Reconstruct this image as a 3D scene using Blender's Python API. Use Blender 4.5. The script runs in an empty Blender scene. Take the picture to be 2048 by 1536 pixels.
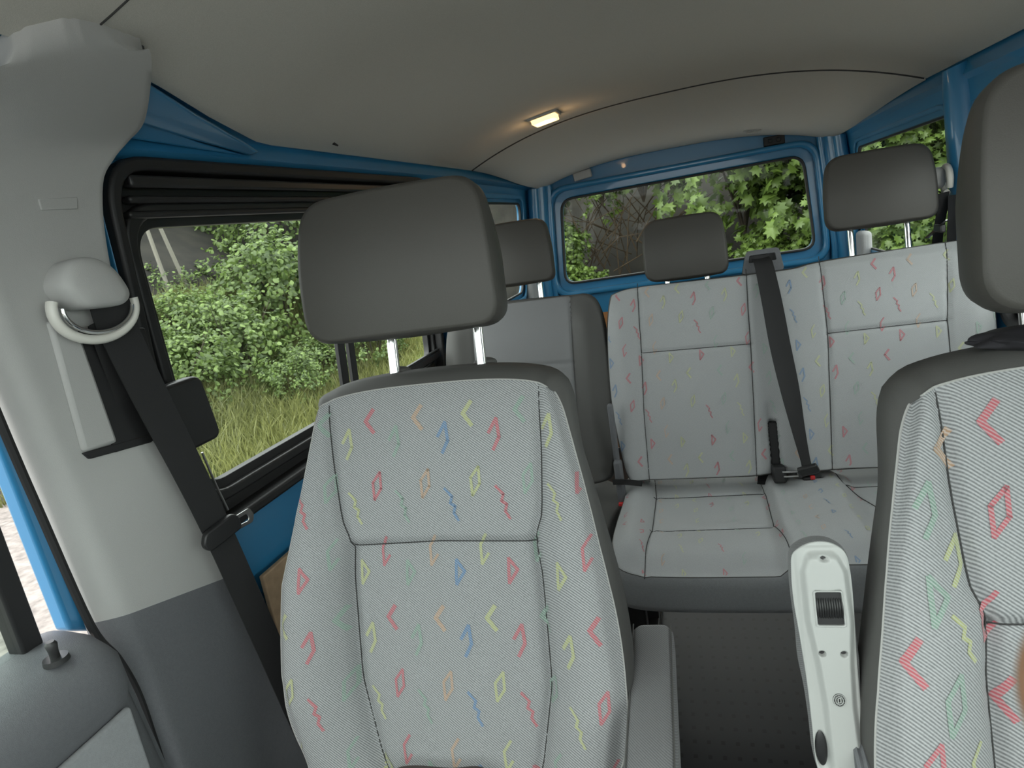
import bpy, bmesh, math, random
import numpy as np
from mathutils import Vector, Matrix, noise
S = bpy.context.scene
COL = S.collection
# ---------------------------------------------------------------- camera
F = 1340.0
R = np.array([[0.95573397, -0.08967678, -0.28023322],
              [0.24930048, -0.25904966, 0.93313587],
              [-0.15627494, -0.96169192, -0.22522609]])   # rows: world X (across), Y (rearward), Z (up) in camera x-right y-down z-forward
ZC = 1.38                                                 # height of the lens above the van floor
cam_d = bpy.data.cameras.new('camera'); cam = bpy.data.objects.new('camera', cam_d); COL.objects.link(cam)
cam_d.sensor_width = 36; cam_d.lens = F / 2048 * 36
M3 = Matrix(((R[0][0], -R[0][1], -R[0][2]), (R[1][0], -R[1][1], -R[1][2]), (R[2][0], -R[2][1], -R[2][2])))
cam.matrix_world = Matrix.Translation((0, 0, ZC)) @ M3.to_4x4()
cam_d.clip_start = 0.01; cam_d.clip_end = 300
cam_d.dof.use_dof = True; cam_d.dof.focus_distance = 1.25; cam_d.dof.aperture_fstop = 16
S.camera = cam
# ---------------------------------------------------------------- world, sun, exposure
S.view_settings.view_transform = 'Standard'; S.view_settings.look = 'None'
S.view_settings.gamma = 1; S.view_settings.exposure = 2.15
S.view_settings.use_curve_mapping = False
w = bpy.data.worlds.new('overcast_sky'); S.world = w; w.use_nodes = True
bg = w.node_tree.nodes['Background']; bg.inputs[0].default_value = (1.0, 1.0, 1.0, 1); bg.inputs[1].default_value = 1.0
sun_d = bpy.data.lights.new('soft_sun', 'SUN'); sun_d.energy = 0.6; sun_d.angle = math.radians(40); sun_d.color = (1, .97, .9)
sun = bpy.data.objects.new('soft_sun', sun_d); COL.objects.link(sun)
sun.rotation_euler = Vector((0.15, .6, -1.0)).to_track_quat('-Z', 'Y').to_euler()
# ---------------------------------------------------------------- measuring helpers
def ray(px, py): return R @ np.array([px - 1024.0, py - 768.0, F])
def at(px, py, **k):
    r = ray(px, py); (a, v), = k.items(); i = 'XYZ'.index(a)
    if a == 'Z': v = v - ZC
    q = r * v / r[i]; return Vector((q[0], q[1], q[2] + ZC))
# ---------------------------------------------------------------- materials
def mat(name, col, rough=.6, metal=0, noise_amt=0, noise_scale=200, bump=0, bump_scale=400, spec=.5, coat=0, trans=0):
    m = bpy.data.materials.new(name); m.use_nodes = True; nt = m.node_tree; b = nt.nodes['Principled BSDF']
    b.inputs['Base Color'].default_value = (*col, 1); b.inputs['Roughness'].default_value = rough
    b.inputs['Metallic'].default_value = metal; b.inputs['Specular IOR Level'].default_value = spec
    b.inputs['Coat Weight'].default_value = coat
    tc = nt.nodes.new('ShaderNodeTexCoord')
    if noise_amt:
        n = nt.nodes.new('ShaderNodeTexNoise'); n.inputs['Scale'].default_value = noise_scale; n.inputs['Detail'].default_value = 4
        nt.links.new(tc.outputs['Object'], n.inputs['Vector'])
        r = nt.nodes.new('ShaderNodeValToRGB'); r.color_ramp.elements[0].position = .3; r.color_ramp.elements[1].position = .7
        a = 1 - noise_amt; c = 1 + noise_amt
        r.color_ramp.elements[0].color = (col[0]*a, col[1]*a, col[2]*a, 1); r.color_ramp.elements[1].color = (min(col[0]*c, 1), min(col[1]*c, 1), min(col[2]*c, 1), 1)
        nt.links.new(n.outputs['Fac'], r.inputs[0]); nt.links.new(r.outputs[0], b.inputs['Base Color'])
    if bump:
        n = nt.nodes.new('ShaderNodeTexNoise'); n.inputs['Scale'].default_value = bump_scale; n.inputs['Detail'].default_value = 3
        nt.links.new(tc.outputs['Object'], n.inputs['Vector'])
        bp = nt.nodes.new('ShaderNodeBump'); bp.inputs['Strength'].default_value = bump; bp.inputs['Distance'].default_value = .002
        nt.links.new(n.outputs['Fac'], bp.inputs['Height']); nt.links.new(bp.outputs[0], b.inputs['Normal'])
    return m
def math_node(nt, op, a, b=None):
    n = nt.nodes.new('ShaderNodeMath'); n.operation = op
    for i, v in enumerate((a, b)):
        if v is None: continue
        if isinstance(v, (int, float)): n.inputs[i].default_value = v
        else: nt.links.new(v, n.inputs[i])
    return n.outputs[0]
def twill(name, light, dark, tint=None, amt=.6, pitch=.0026, ang=1):
    """woven cloth: fine diagonal ribs, an optional yarn tint"""
    m = bpy.data.materials.new(name); m.use_nodes = True; nt = m.node_tree; b = nt.nodes['Principled BSDF']
    b.inputs['Roughness'].default_value = .85; b.inputs['Sheen Weight'].default_value = .15; b.inputs['Specular IOR Level'].default_value = .2
    tc = nt.nodes.new('ShaderNodeTexCoord'); sp = nt.nodes.new('ShaderNodeSeparateXYZ'); nt.links.new(tc.outputs['Object'], sp.inputs[0])
    k = 2 * math.pi / pitch
    s = math_node(nt, 'ADD', math_node(nt, 'MULTIPLY', sp.outputs['X'], k * .62), math_node(nt, 'MULTIPLY', sp.outputs['Z'], k * .78 * ang))
    s = math_node(nt, 'ADD', s, math_node(nt, 'MULTIPLY', sp.outputs['Y'], k * .5))
    si = math_node(nt, 'SINE', s); f = math_node(nt, 'ADD', math_node(nt, 'MULTIPLY', si, .5), .5)
    n = nt.nodes.new('ShaderNodeTexNoise'); n.inputs['Scale'].default_value = 420; n.inputs['Detail'].default_value = 2
    nt.links.new(tc.outputs['Object'], n.inputs['Vector'])
    f2 = math_node(nt, 'ADD', math_node(nt, 'MULTIPLY', f, .75), math_node(nt, 'MULTIPLY', n.outputs['Fac'], .5))
    f2 = math_node(nt, 'SUBTRACT', f2, .12)
    mx = nt.nodes.new('ShaderNodeMix'); mx.data_type = 'RGBA'; mx.clamp_factor = True
    nt.links.new(f2, mx.inputs[0]); mx.inputs[6].default_value = (*dark, 1); mx.inputs[7].default_value = (*light, 1)
    out = mx.outputs[2]
    if tint:
        m2 = nt.nodes.new('ShaderNodeMix'); m2.data_type = 'RGBA'
        fr = math_node(nt, 'MULTIPLY', math_node(nt, 'SUBTRACT', 1.25, math_node(nt, 'MULTIPLY', f, .6)), amt)
        nt.links.new(fr, m2.inputs[0]); nt.links.new(out, m2.inputs[6]); m2.inputs[7].default_value = (*tint, 1); out = m2.outputs[2]
    nt.links.new(out, b.inputs['Base Color'])
    bp = nt.nodes.new('ShaderNodeBump'); bp.inputs['Strength'].default_value = .25; bp.inputs['Distance'].default_value = .0008
    nt.links.new(f2, bp.inputs['Height']); nt.links.new(bp.outputs[0], b.inputs['Normal'])
    return m
BLUE = mat('blue_body_paint', (.030, .190, .375), .3, coat=.3, spec=.5)
LINER = mat('headliner_felt', (.60, .58, .53), .95, noise_amt=.05, noise_scale=500, bump=.3, bump_scale=900, spec=.1)
LTRIM = mat('light_grey_trim', (.43, .43, .42), .5, bump=.15, bump_scale=900, spec=.4)
DTRIM = mat('dark_grey_trim', (.135, .14, .15), .6, noise_amt=.05, bump=.3, bump_scale=900, spec=.35)
MTRIM = mat('mid_grey_trim', (.27, .28, .29), .65, noise_amt=.05, bump=.3, bump_scale=700)
BLK = mat('black_rubber', (.012, .012, .013), .55)
BLKG = mat('black_satin_plastic', (.018, .018, .019), .4)
BELT = mat('belt_webbing', (.013, .013, .014), .75, bump=.3, bump_scale=1500)
CHROME = mat('chrome', (.75, .75, .75), .12, 1)
STEEL = mat('brushed_steel', (.55, .55, .55), .3, 1)
VINYL = mat('dark_grey_headrest_cover', (.062, .059, .053), .5, bump=.12, bump_scale=900, spec=.45)
SIDEF = mat('dark_grey_seat_shell', (.080, .079, .076), .62, bump=.15, bump_scale=1200, spec=.35)
ARMF = twill('armrest_cloth', (.20, .205, .21), (.10, .10, .105))
GREYW = mat('pale_grey_plastic', (.40, .41, .40), .4, spec=.5)
WHITEP = mat('off_white_plastic', (.68, .67, .62), .35)
RUB = mat('ribbed_floor_rubber', (.03, .03, .032), .45)
TAN = mat('tan_hardboard', (.34, .24, .15), .8, noise_amt=.12, noise_scale=60)
ORANGEB = mat('orange_brown_board', (.38, .17, .06), .7, noise_amt=.15, noise_scale=40)
RED = mat('red_buckle_button', (.6, .03, .03), .4)
SEAMC = mat('seam_thread', (.38, .38, .37), .8)
GROOVE = mat('dark_seam_gap', (.045, .045, .045), .9)
FAB = twill('grey_twill_cloth', (.46, .47, .48), (.12, .125, .13), pitch=.0034)
FAB2 = twill('bench_grey_cloth', (.455, .47, .475), (.29, .30, .305), pitch=.0022)
FAB3 = twill('plain_grey_cloth', (.25, .255, .26), (.14, .14, .145), pitch=.002)
MOT = {}
for nm, c in dict(red=(.55, .03, .06), orange=(.70, .33, .08), yellow=(.62, .66, .12), blue=(.03, .18, .42), green=(.10, .45, .22)).items():
    a = {'red': .75, 'orange': .45, 'yellow': .5, 'blue': .75, 'green': .3}[nm]
    MOT[nm] = twill('woven_' + nm + '_yarn', (.46, .47, .48), (.12, .125, .13), c, a * .64, pitch=.0034)
    MOT['b_' + nm] = twill('faint_woven_' + nm + '_yarn', (.455, .47, .475), (.29, .30, .305), c, a * .62, pitch=.0022)
# floor dots
nt = RUB.node_tree; b = nt.nodes['Principled BSDF']; tc = nt.nodes.new('ShaderNodeTexCoord'); sp = nt.nodes.new('ShaderNodeSeparateXYZ'); nt.links.new(tc.outputs['Object'], sp.inputs[0])
ry = math_node(nt, 'DIVIDE', sp.outputs['Y'], .050); row = math_node(nt, 'FLOOR', ry); fy = math_node(nt, 'FRACT', ry)
odd = math_node(nt, 'MULTIPLY', row, .06); sx = math_node(nt, 'ADD', math_node(nt, 'DIVIDE', sp.outputs['X'], .036), math_node(nt, 'MULTIPLY', odd, 1.0)); fx = math_node(nt, 'FRACT', sx)
dx = math_node(nt, 'LESS_THAN', math_node(nt, 'ABSOLUTE', math_node(nt, 'SUBTRACT', fx, .5)), .14)
dy = math_node(nt, 'LESS_THAN', math_node(nt, 'ABSOLUTE', math_node(nt, 'SUBTRACT', fy, .5)), .13)
dot = math_node(nt, 'MULTIPLY', dx, dy)
mx = nt.nodes.new('ShaderNodeMix'); mx.data_type = 'RGBA'; nt.links.new(dot, mx.inputs[0]); mx.inputs[6].default_value = (.017, .017, .019, 1); mx.inputs[7].default_value = (.002, .002, .002, 1)
nt.links.new(mx.outputs[2], b.inputs['Base Color'])
def glass_mat(name, tint, ior=1.6):
    m = bpy.data.materials.new(name); m.use_nodes = True; nt = m.node_tree; nt.nodes.clear()
    o = nt.nodes.new('ShaderNodeOutputMaterial'); mixn = nt.nodes.new('ShaderNodeMixShader')
    t = nt.nodes.new('ShaderNodeBsdfTransparent'); t.inputs[0].default_value = (*tint, 1)
    g = nt.nodes.new('ShaderNodeBsdfGlossy'); g.inputs['Roughness'].default_value = .02
    fr = nt.nodes.new('ShaderNodeLayerWeight'); fr.inputs['Blend'].default_value = .5
    f5 = math_node(nt, 'ADD', math_node(nt, 'MULTIPLY', math_node(nt, 'POWER', fr.outputs['Facing'], 5.0), ior-1.0), .012)
    nt.links.new(f5, mixn.inputs[0]); nt.links.new(t.outputs[0], mixn.inputs[1]); nt.links.new(g.outputs[0], mixn.inputs[2])
    nt.links.new(mixn.outputs[0], o.inputs[0]); return m
GLASS = glass_mat('green_tinted_glass', (.74, .80, .77))
GLASSR = glass_mat('rear_tinted_glass', (.74, .79, .74), 1.2)
# ---------------------------------------------------------------- object helpers
def link(name, me, m=None, parent=None, smooth=True):
    if m is not None:
        for x in (m if isinstance(m, (list, tuple)) else [m]): me.materials.append(x)
    o = bpy.data.objects.new(name, me); COL.objects.link(o)
    if parent is not None: o.parent = parent
    if smooth:
        me.polygons.foreach_set('use_smooth', [True] * len(me.polygons)); me.update()
    return o
def bmobj(name, bm, m=None, parent=None, smooth=True, sharp=40):
    bmesh.ops.recalc_face_normals(bm, faces=bm.faces[:])
    me = bpy.data.meshes.new(name); bm.to_mesh(me); bm.free()
    o = link(name, me, m, parent, smooth)
    if smooth: me.set_sharp_from_angle(angle=math.radians(sharp))
    return o
def bevel(o, wd=.004, seg=3, ang=35):
    md = o.modifiers.new('bevel', 'BEVEL'); md.width = wd; md.segments = seg; md.limit_method = 'ANGLE'; md.angle_limit = math.radians(ang); return o
def empty(name, loc=(0, 0, 0), rot=(0, 0, 0), label=None, cat=None, group=None):
    o = bpy.data.objects.new(name, None); COL.objects.link(o); o.location = loc; o.rotation_euler = rot; o.empty_display_size = .1
    if label: o['label'] = label
    if cat: o['category'] = cat
    if group: o['group'] = group
    return o
def tag(o, label=None, cat=None, group=None, kind=None):
    if label: o['label'] = label
    if cat: o['category'] = cat
    if group: o['group'] = group
    if kind: o['kind'] = kind
    return o
def struct(o, label=None):
    o['kind'] = 'structure'
    if label: o['label'] = label
    return o
def box(bm, c, s, rot=None):
    r = bmesh.ops.create_cube(bm, size=1); M = Matrix.Translation(c) @ (rot.to_4x4() if rot is not None else Matrix()) @ Matrix.Diagonal((*s, 1))
    bmesh.ops.transform(bm, matrix=M, verts=r['verts']); return r['verts']
def tube(bm, pts, r, n=12, cap=True, squash=1.0):
    pts = [Vector(p) for p in pts]; rings = []
    rs = r if isinstance(r, (list, tuple)) else [r] * len(pts)
    prev = None
    for i, p in enumerate(pts):
        t = (pts[min(i+1, len(pts)-1)] - pts[max(i-1, 0)]).normalized()
        if prev is None:
            a = t.cross(Vector((0, 0, 1)));
            if a.length < .1: a = t.cross(Vector((1, 0, 0)))
            a.normalize()
        else:
            a = (prev - t * prev.dot(t)).normalized()
        prev = a; bb = t.cross(a)
        rings.append([bm.verts.new(p + (a * math.cos(2*math.pi*k/n) + bb * math.sin(2*math.pi*k/n) * squash) * rs[i]) for k in range(n)])
    for i in range(len(rings)-1):
        for k in range(n): bm.faces.new((rings[i][k], rings[i][(k+1) % n], rings[i+1][(k+1) % n], rings[i+1][k]))
    if cap:
        bm.faces.new(rings[0][::-1]); bm.faces.new(rings[-1])
    return rings
def smoothpts(pts, n=8, closed=False):
    """Catmull-Rom resample"""
    P = [np.array(p, float) for p in pts]; out = []; N = len(P)
    rng = range(N) if closed else range(N-1)
    for i in rng:
        if closed: p0, p1, p2, p3 = P[i-1], P[i], P[(i+1) % N], P[(i+2) % N]
        else: p0, p1, p2, p3 = P[max(i-1, 0)], P[i], P[i+1], P[min(i+2, N-1)]
        for k in range(n):
            t = k / n
            out.append(.5*((2*p1)+(-p0+p2)*t+(2*p0-5*p1+4*p2-p3)*t*t+(-p0+3*p1-3*p2+p3)*t**3))
    if not closed: out.append(P[-1])
    return out
def resample(pts, n, closed=True):
    P = np.array(pts + ([pts[0]] if closed else []), float); d = np.r_[0, np.cumsum(np.linalg.norm(np.diff(P, axis=0), axis=1))]
    t = np.linspace(0, d[-1], n + (1 if closed else 0))[: n]
    return np.stack([np.interp(t, d, P[:, i]) for i in range(P.shape[1])], 1)
def roundpoly(pts, rad, n=5):
    """round the corners of a polygon (2D)"""
    out = []; N = len(pts)
    rr = rad if isinstance(rad, (list, tuple)) else [rad]*N
    for i in range(N):
        p = np.array(pts[i], float); a = np.array(pts[i-1], float); b_ = np.array(pts[(i+1) % N], float)
        la, lb = np.linalg.norm(a-p), np.linalg.norm(b_-p); r = min(rr[i], la*.48, lb*.48)
        s = p+(a-p)/la*r; e = p+(b_-p)/lb*r
        for k in range(n+1):
            t = k/n; out.append(tuple((1-t)**2*s+2*t*(1-t)*p+t*t*e))
    return out
def plate(outer, holes, fn, thick, tvec):
    """flat sheet with holes in 2D (a,b) mapped by fn to 3D and thickened along tvec"""
    bm = bmesh.new(); edges = []
    for loop in [outer] + holes:
        vs = [bm.verts.new((p[0], p[1], 0)) for p in loop]
        for i in range(len(vs)): edges.append(bm.edges.new((vs[i], vs[(i+1) % len(vs)])))
    bmesh.ops.triangle_fill(bm, edges=edges, use_beauty=True, use_dissolve=False)
    for v in bm.verts: v.co = Vector(fn(v.co.x, v.co.y))
    if thick:
        r = bmesh.ops.extrude_face_region(bm, geom=bm.faces[:]); tv = Vector(tvec) * thick
        for e in r['geom']:
            if isinstance(e, bmesh.types.BMVert): e.co += tv
    return bm
def prism(outline, fn0, fn1):
    """outline 2D -> two end loops mapped by fn0/fn1, closed solid"""
    bm = bmesh.new(); a = [bm.verts.new(fn0(*p)) for p in outline]; b_ = [bm.verts.new(fn1(*p)) for p in outline]; n = len(a)
    for i in range(n): bm.faces.new((a[i], a[(i+1) % n], b_[(i+1) % n], b_[i]))
    bm.faces.new(a[::-1]); bm.faces.new(b_); return bm
def grid(rows):
    bm = bmesh.new(); V = [[bm.verts.new(p) for p in r] for r in rows]
    for i in range(len(V)-1):
        for j in range(len(V[0])-1): bm.faces.new((V[i][j], V[i][j+1], V[i+1][j+1], V[i+1][j]))
    return bm
def ribbon(pts, wv, wd, th=.0016, curl=0):
    """webbing: centre line, width vectors, width -> thin solid strap"""
    pts = [Vector(p) for p in smoothpts(pts, 10)]; n = len(pts)
    W = [Vector(v) for v in (smoothpts(wv, 10) if len(wv) > 2 or isinstance(wv, list) else [wv]*n)]
    wds = [x[0] for x in smoothpts([(q,) for q in wd], 10)] if isinstance(wd, list) else [wd]*n
    rows_t, rows_b = [], []
    for i, p in enumerate(pts):
        t = (pts[min(i+1, n-1)]-pts[max(i-1, 0)]).normalized(); wn = W[i]; wn = (wn-t*wn.dot(t)).normalized(); nn = wn.cross(t).normalized()
        rt, rb = [], []
        for k in range(7):
            s = (k/6-.5); off = nn*curl*math.cos(s*math.pi)
            rt.append(p+wn*s*wds[i]+nn*th*.5+off); rb.append(p+wn*s*wds[i]-nn*th*.5+off)
        rows_t.append(rt + rb[::-1] + [rt[0]])
    bm = grid(rows_t); bmesh.ops.remove_doubles(bm, verts=bm.verts[:], dist=1e-6); bmesh.ops.holes_fill(bm, edges=bm.edges[:], sides=0); return bm
# ---------------------------------------------------------------- van body section (left and right flank, roof crown)
XC = -.055
def wallx(z, side):
    z = z - ZC; t = .06*max(0, z+.35)/.6
    return -.90+t if side < 0 else .79-t
def crown(x, y=1.0):
    z = .375-.135*(abs(x-XC)/.80)**2.6
    if y > 2.62: z -= .11*((y-2.62)/1.21)**1.5 * (1-.35*(abs(x-XC)/.8)**2)
    return z+ZC
prof = [(-.90, -1.38), (-.90, -.35), (-.845, .20), (-.838, .228), (-.815, .25), (-.77, .272), (-.70, .297)]
prof = [(x, z+ZC) for x, z in prof] + [(x, crown(x)) for x in np.linspace(-.62, .5, 30)]
def hit_left(px, py, inset=0.0):
    r = ray(px, py)
    for i in range(len(prof)-1):
        a, b_ = prof[i], prof[i+1]
        ax, az, bx, bz = a[0], a[1]-ZC, b_[0], b_[1]-ZC
        dx_, dz_ = bx-ax, bz-az; L = math.hypot(dx_, dz_); nx, nz = dz_/L, -dx_/L
        ax += nx*inset; az += nz*inset; bx += nx*inset; bz += nz*inset
        den = r[0]*dz_-r[2]*dx_
        if abs(den) < 1e-9: continue
        s = (ax*dz_-az*dx_)/den; u = (r[0]*s-ax)/dx_ if abs(dx_) > abs(dz_) else (r[2]*s-az)/dz_
        if s > 0 and -.02 <= u <= 1.02: return Vector((r[0]*s, r[1]*s, r[2]*s+ZC))
    return None
def hit_ceil(px, py, inset=0.0):
    r = ray(px, py); lo, hi = .2, 8.0; prev = None
    for s in np.linspace(.2, 6, 1200):
        q = r*s/np.linalg.norm(r)
        d_ = q[2]+ZC-(crown(q[0], q[1])-inset) if abs(q[0]-XC) < .85 else 1
        if d_ > 0: return Vector((q[0], q[1], crown(q[0], q[1])-inset))
    return None
LM = lambda y, z: (wallx(z, -1), y, z)
RM = lambda y, z: (wallx(z, 1), y, z)
zz = lambda v: v+ZC
# floor
fo = plate([(-.9, -1.0), (.79, -1.0), (.79, 3.83), (-.9, 3.83)], [], lambda a, b_: (a, b_, 0), .03, (0, 0, -1))
struct(bmobj('floor', fo, RUB, smooth=False), 'black rubber van floor with rows of small square studs')
# flanks: blue sheet with window openings
slide_out = [(.90, zz(-.455)), (2.20, zz(-.455)), (2.185, zz(.185)), (.885, zz(.185))]
q_out = [(2.42, zz(-.345)), (3.50, zz(-.345)), (3.53, zz(.112)), (2.42, zz(.125))]
wl = plate([(.865, 0), (3.83, 0), (3.83, zz(.20)), (.865, zz(.20))], [roundpoly([(.897, zz(-.460)), (2.203, zz(-.460)), (2.188, zz(.187)), (.882, zz(.187))], .07), roundpoly(q_out, .06)], lambda y, z: (wallx(z, -1)-.011, y, z), .014, (-1, 0, 0))
wallL = struct(bevel(bmobj('wall_left', wl, BLUE), .008), 'blue painted body side with the sliding door window')
slideR = [(.95, zz(-.455)), (2.10, zz(-.455)), (2.10, zz(.135)), (.95, zz(.155))]
qR = [(2.36, zz(-.36)), (3.64, zz(-.365)), (3.53, zz(.105)), (2.36, zz(.118))]
wr = plate([(.62, 0), (3.83, 0), (3.83, zz(.20)), (.62, zz(.20))], [roundpoly(slideR, .07), roundpoly(qR, .05)], RM, .014, (1, 0, 0))
wallR = struct(bevel(bmobj('wall_right', wr, BLUE), .008), 'blue painted body side on the right')
bm = prism([(.70, -.62), (.905, -.62), (.905, .20), (.70, .20)], lambda a, b_: (wallx(zz(b_), -1)-.040, a, zz(b_)), lambda a, b_: (wallx(zz(b_), -1)-.030, a, zz(b_)))  # unseen filler plate, added to stop light leaking past the pillar trim
struct(bmobj('light_blocker', bm, BLK, smooth=False), 'black filler plate added behind the light grey trim to block light')
# rear end with tailgate window
tgL = [(-.733, -.363), (.592, -.35), (.557, .118), (-.692, .101)]
def arch_top():
    pts = []
    for x in np.linspace(.80, -.90, 25): pts.append((x, crown(np.clip(x, -.85, .74), 3.83)+.03))
    return pts
rw = plate([(-.91, 0), (.80, 0)] + arch_top(), [roundpoly([(x, z+ZC) for x, z in tgL], .07)], lambda a, b_: (a, 3.83, b_), .05, (0, 1, 0))
struct(bevel(bmobj('wall_rear', rw, BLUE), .012, 4), 'blue painted tailgate with the rear window')
# raised blue frame round the tailgate window and the corner posts
def loopframe(name, inner, outer, fn, depth, dvec, m, parent=None, bev=.008):
    o = bmobj(name, plate(outer, [inner], fn, depth, dvec), m, parent); bevel(o, bev, 3); return o
def off(poly, d):
    c = np.mean(np.array(poly), 0); out = []
    for p in poly:
        v = np.array(p)-c; out.append((p[0]+math.copysign(1, v[0])*d, p[1]+math.copysign(1, v[1])*d))
    return out
tgz = [(x, z+ZC) for x, z in tgL]
YM = lambda y0: (lambda a, b_: (a, y0, b_))
o = loopframe('trim_1', roundpoly(off(tgz, .045), .09), roundpoly(off(tgz, .075), .11), YM(3.785), .05, (0, 1, 0), BLUE, bev=.012); struct(o, 'blue pressed rim around the rear window')
tg = struct(bpy.data.objects.new('window_3', None), 'rear window looking onto green trees'); COL.objects.link(tg)
loopframe('window_seal', roundpoly(off(tgz, -.006), .06), roundpoly(off(tgz, .006), .07), YM(3.80), .03, (0, 1, 0), BLK, tg, .004)
bmobj('glass', plate(roundpoly(off(tgz, .003), .06), [], YM(3.845), 0, None), GLASSR, tg, False)
# corner posts between quarter windows and tailgate: rounded blue columns with ribs
def post(name, x, y, r, z0, z1, m, sq=1, lean=0):
    bm = bmesh.new(); tube(bm, [(x, y, z0), (x, y, (z0+z1)/2), (x+lean, y, z1)], r, 20, squash=sq); return bmobj(name, bm, m)
for nm, sx, xx, ln in (('trim_2', -1, -.865, .05), ('trim_3', 1, .755, -.05)):
    bm = bmesh.new()
    tube(bm, [(xx, 3.79, 0), (xx, 3.79, zz(-.35)), (xx+ln, 3.79, zz(.20))], .06, 20)
    tube(bm, [(xx-sx*.075, 3.80, 0), (xx-sx*.07, 3.80, zz(-.35)), (xx-sx*.07+ln*.9, 3.80, zz(.20))], .02, 12)
    tube(bm, [(xx-sx*.0, 3.70, 0), (xx, 3.70, zz(-.35)), (xx+ln, 3.69, zz(.18))], .03, 12)
    struct(bmobj(nm, bm, BLUE), 'blue rear corner post beside the tailgate')
# pale grey pads low on the rear corner posts
for nm, xx, px in (('corner_pad', -.885, -1), ('corner_pad', .775, 1)):
    bm = bmesh.new(); box(bm, (xx, 3.60, zz(-.42)), (.05, .13, .28)); o = bevel(bmobj(nm, bm, MTRIM), .02, 4)
    tag(o, 'pale grey plastic pad low on the %s rear corner post' % ('left' if px < 0 else 'right'), 'pad')
# tan hardboard lining below the windows
for nm, xx, sg in (('trim_4', -.885, -1), ('trim_5', .775, 1)):
    bm = bmesh.new(); box(bm, (xx, 2.42, zz(-.98)), (.012, 2.80, .78)); struct(bevel(bmobj(nm, bm, TAN), .003), 'tan hardboard side lining below the windows')
bm = bmesh.new(); box(bm, (-.05, 3.81, zz(-.96)), (1.5, .012, .82)); struct(bmobj('trim_6', bm, ORANGEB), 'orange brown board on the tailgate lower half')
# ---------------------------------------------------------------- roof
xs = np.linspace(-.845, .735, 61)
def liner_x0(y):      # left border of the felt, cut away beside the sliding door
    return -.845
p1 = hit_ceil(300, 160); p2 = hit_ceil(420, 235); p3 = hit_left(520, 303)
def left_edge(y):
    return float(np.interp(y, [p1.y-.5, p1.y, p2.y, p3.y-.01, p3.y+.05], [-.69, p1.x, p2.x, -.835, -.84]))
rows = []
for y in np.linspace(-.10, 2.615, 100):
    x0 = left_edge(y); x1 = .735
    rows.append([(x, y + (.10 - (x-x0)/(x1-x0)*.2)*max(0, (y-1.8)/.815), crown(x, 1)) for x in np.linspace(x0, x1, 60)])
bm = grid(rows); r = bmesh.ops.extrude_face_region(bm, geom=bm.faces[:])
for e in r['geom']:
    if isinstance(e, bmesh.types.BMVert): e.co.z += .012
struct(bmobj('ceiling', bm, LINER), 'grey felt headliner over the front and middle rows')
rows = []
for y in np.linspace(2.625, 3.79, 50):
    x0, x1 = -.835, .735; rr_ = []
    for x in np.linspace(x0, x1, 60):
        u = (x-x0)/(x1-x0); cut = .10*max(0, (y-3.3)/.49)**2
        rr_.append((XC+(x-XC)*(1-cut*.6), y + (.10-u*.2)*max(0, (3.79-y)/1.165), crown(x, y)-.004))
    rows.append(rr_)
bm = grid(rows); r = bmesh.ops.extrude_face_region(bm, geom=bm.faces[:])
for e in r['geom']:
    if isinstance(e, bmesh.types.BMVert): e.co.z += .012
ceil2 = struct(bmobj('ceiling', bm, LINER), 'grey felt headliner panel over the luggage space')
bm = bmesh.new(); tube(bm, [(x, 2.622+.10-.2*(x+.845)/1.58, crown(x, 1)-.0005) for x in np.linspace(-.84, .73, 40)], .0032, 6); struct(bmobj('trim_23', bm, GROOVE), 'dark joint between the two headliner panels')
# steel roof skin above the felt
rows = [[(x, y, max(crown(np.clip(x, -.845, .735), y)+.02, zz(.19))) for x in np.linspace(-.92, .81, 40)] for y in np.linspace(-.12, 3.88, 60)]
struct(bmobj('ceiling', grid(rows), BLUE), 'blue steel roof skin above the felt')
# blue roof rails along both sides
def rail(side):
    rows = []
    for y in np.linspace(.15, 3.8, 40):
        if side < 0: P = [(-.60, .337), (-.70, .310), (-.79, .281), (-.850, .247), (-.842, .225), (-.834, .212), (-.846, .203), (-.856, .198), (-.875, .196)]
        else: P = [(.60, .312), (.69, .280), (.745, .247), (.736, .225), (.726, .205), (.736, .190), (.743, .175), (.752, .14)]
        rows.append([(x, y, z+ZC-(max(0, (y-2.62)/1.2)**1.5*.02)) for x, z in P])
    return bmobj('trim_7' if side < 0 else 'trim_8', grid(rows), BLUE, sharp=60)
struct(rail(-1), 'blue roof rail over the sliding door'); struct(rail(1), 'blue roof rail on the right side')
# pressed triangular panel in the rail behind the door pillar
tri = [hit_left(*p, inset=.012) for p in ((285, 160), (400, 233), (490, 285), (522, 306), (500, 312), (400, 285), (235, 235))]
bm = bmesh.new(); vs = [bm.verts.new(p) for p in tri]; f_ = bm.faces.new(vs)
r = bmesh.ops.extrude_face_region(bm, geom=[f_])
for e in r['geom']:
    if isinstance(e, bmesh.types.BMVert): e.co += Vector((-.035, 0, .03))
struct(bevel(bmobj('trim_9', bm, BLUE), .006, 4), 'blue triangular pressed panel at the pillar head')
tri2 = [hit_left(*p, inset=.004) for p in ((250, 225), (400, 285), (500, 314), (400, 300), (225, 272))]
bm = bmesh.new(); vs = [bm.verts.new(p) for p in tri2]; f_ = bm.faces.new(vs)
r = bmesh.ops.extrude_face_region(bm, geom=[f_])
for e in r['geom']:
    if isinstance(e, bmesh.types.BMVert): e.co += Vector((-.03, 0, .02))
struct(bevel(bmobj('trim_10', bm, BLUE), .004, 3), 'narrow blue ridge under the triangular panel')
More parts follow.
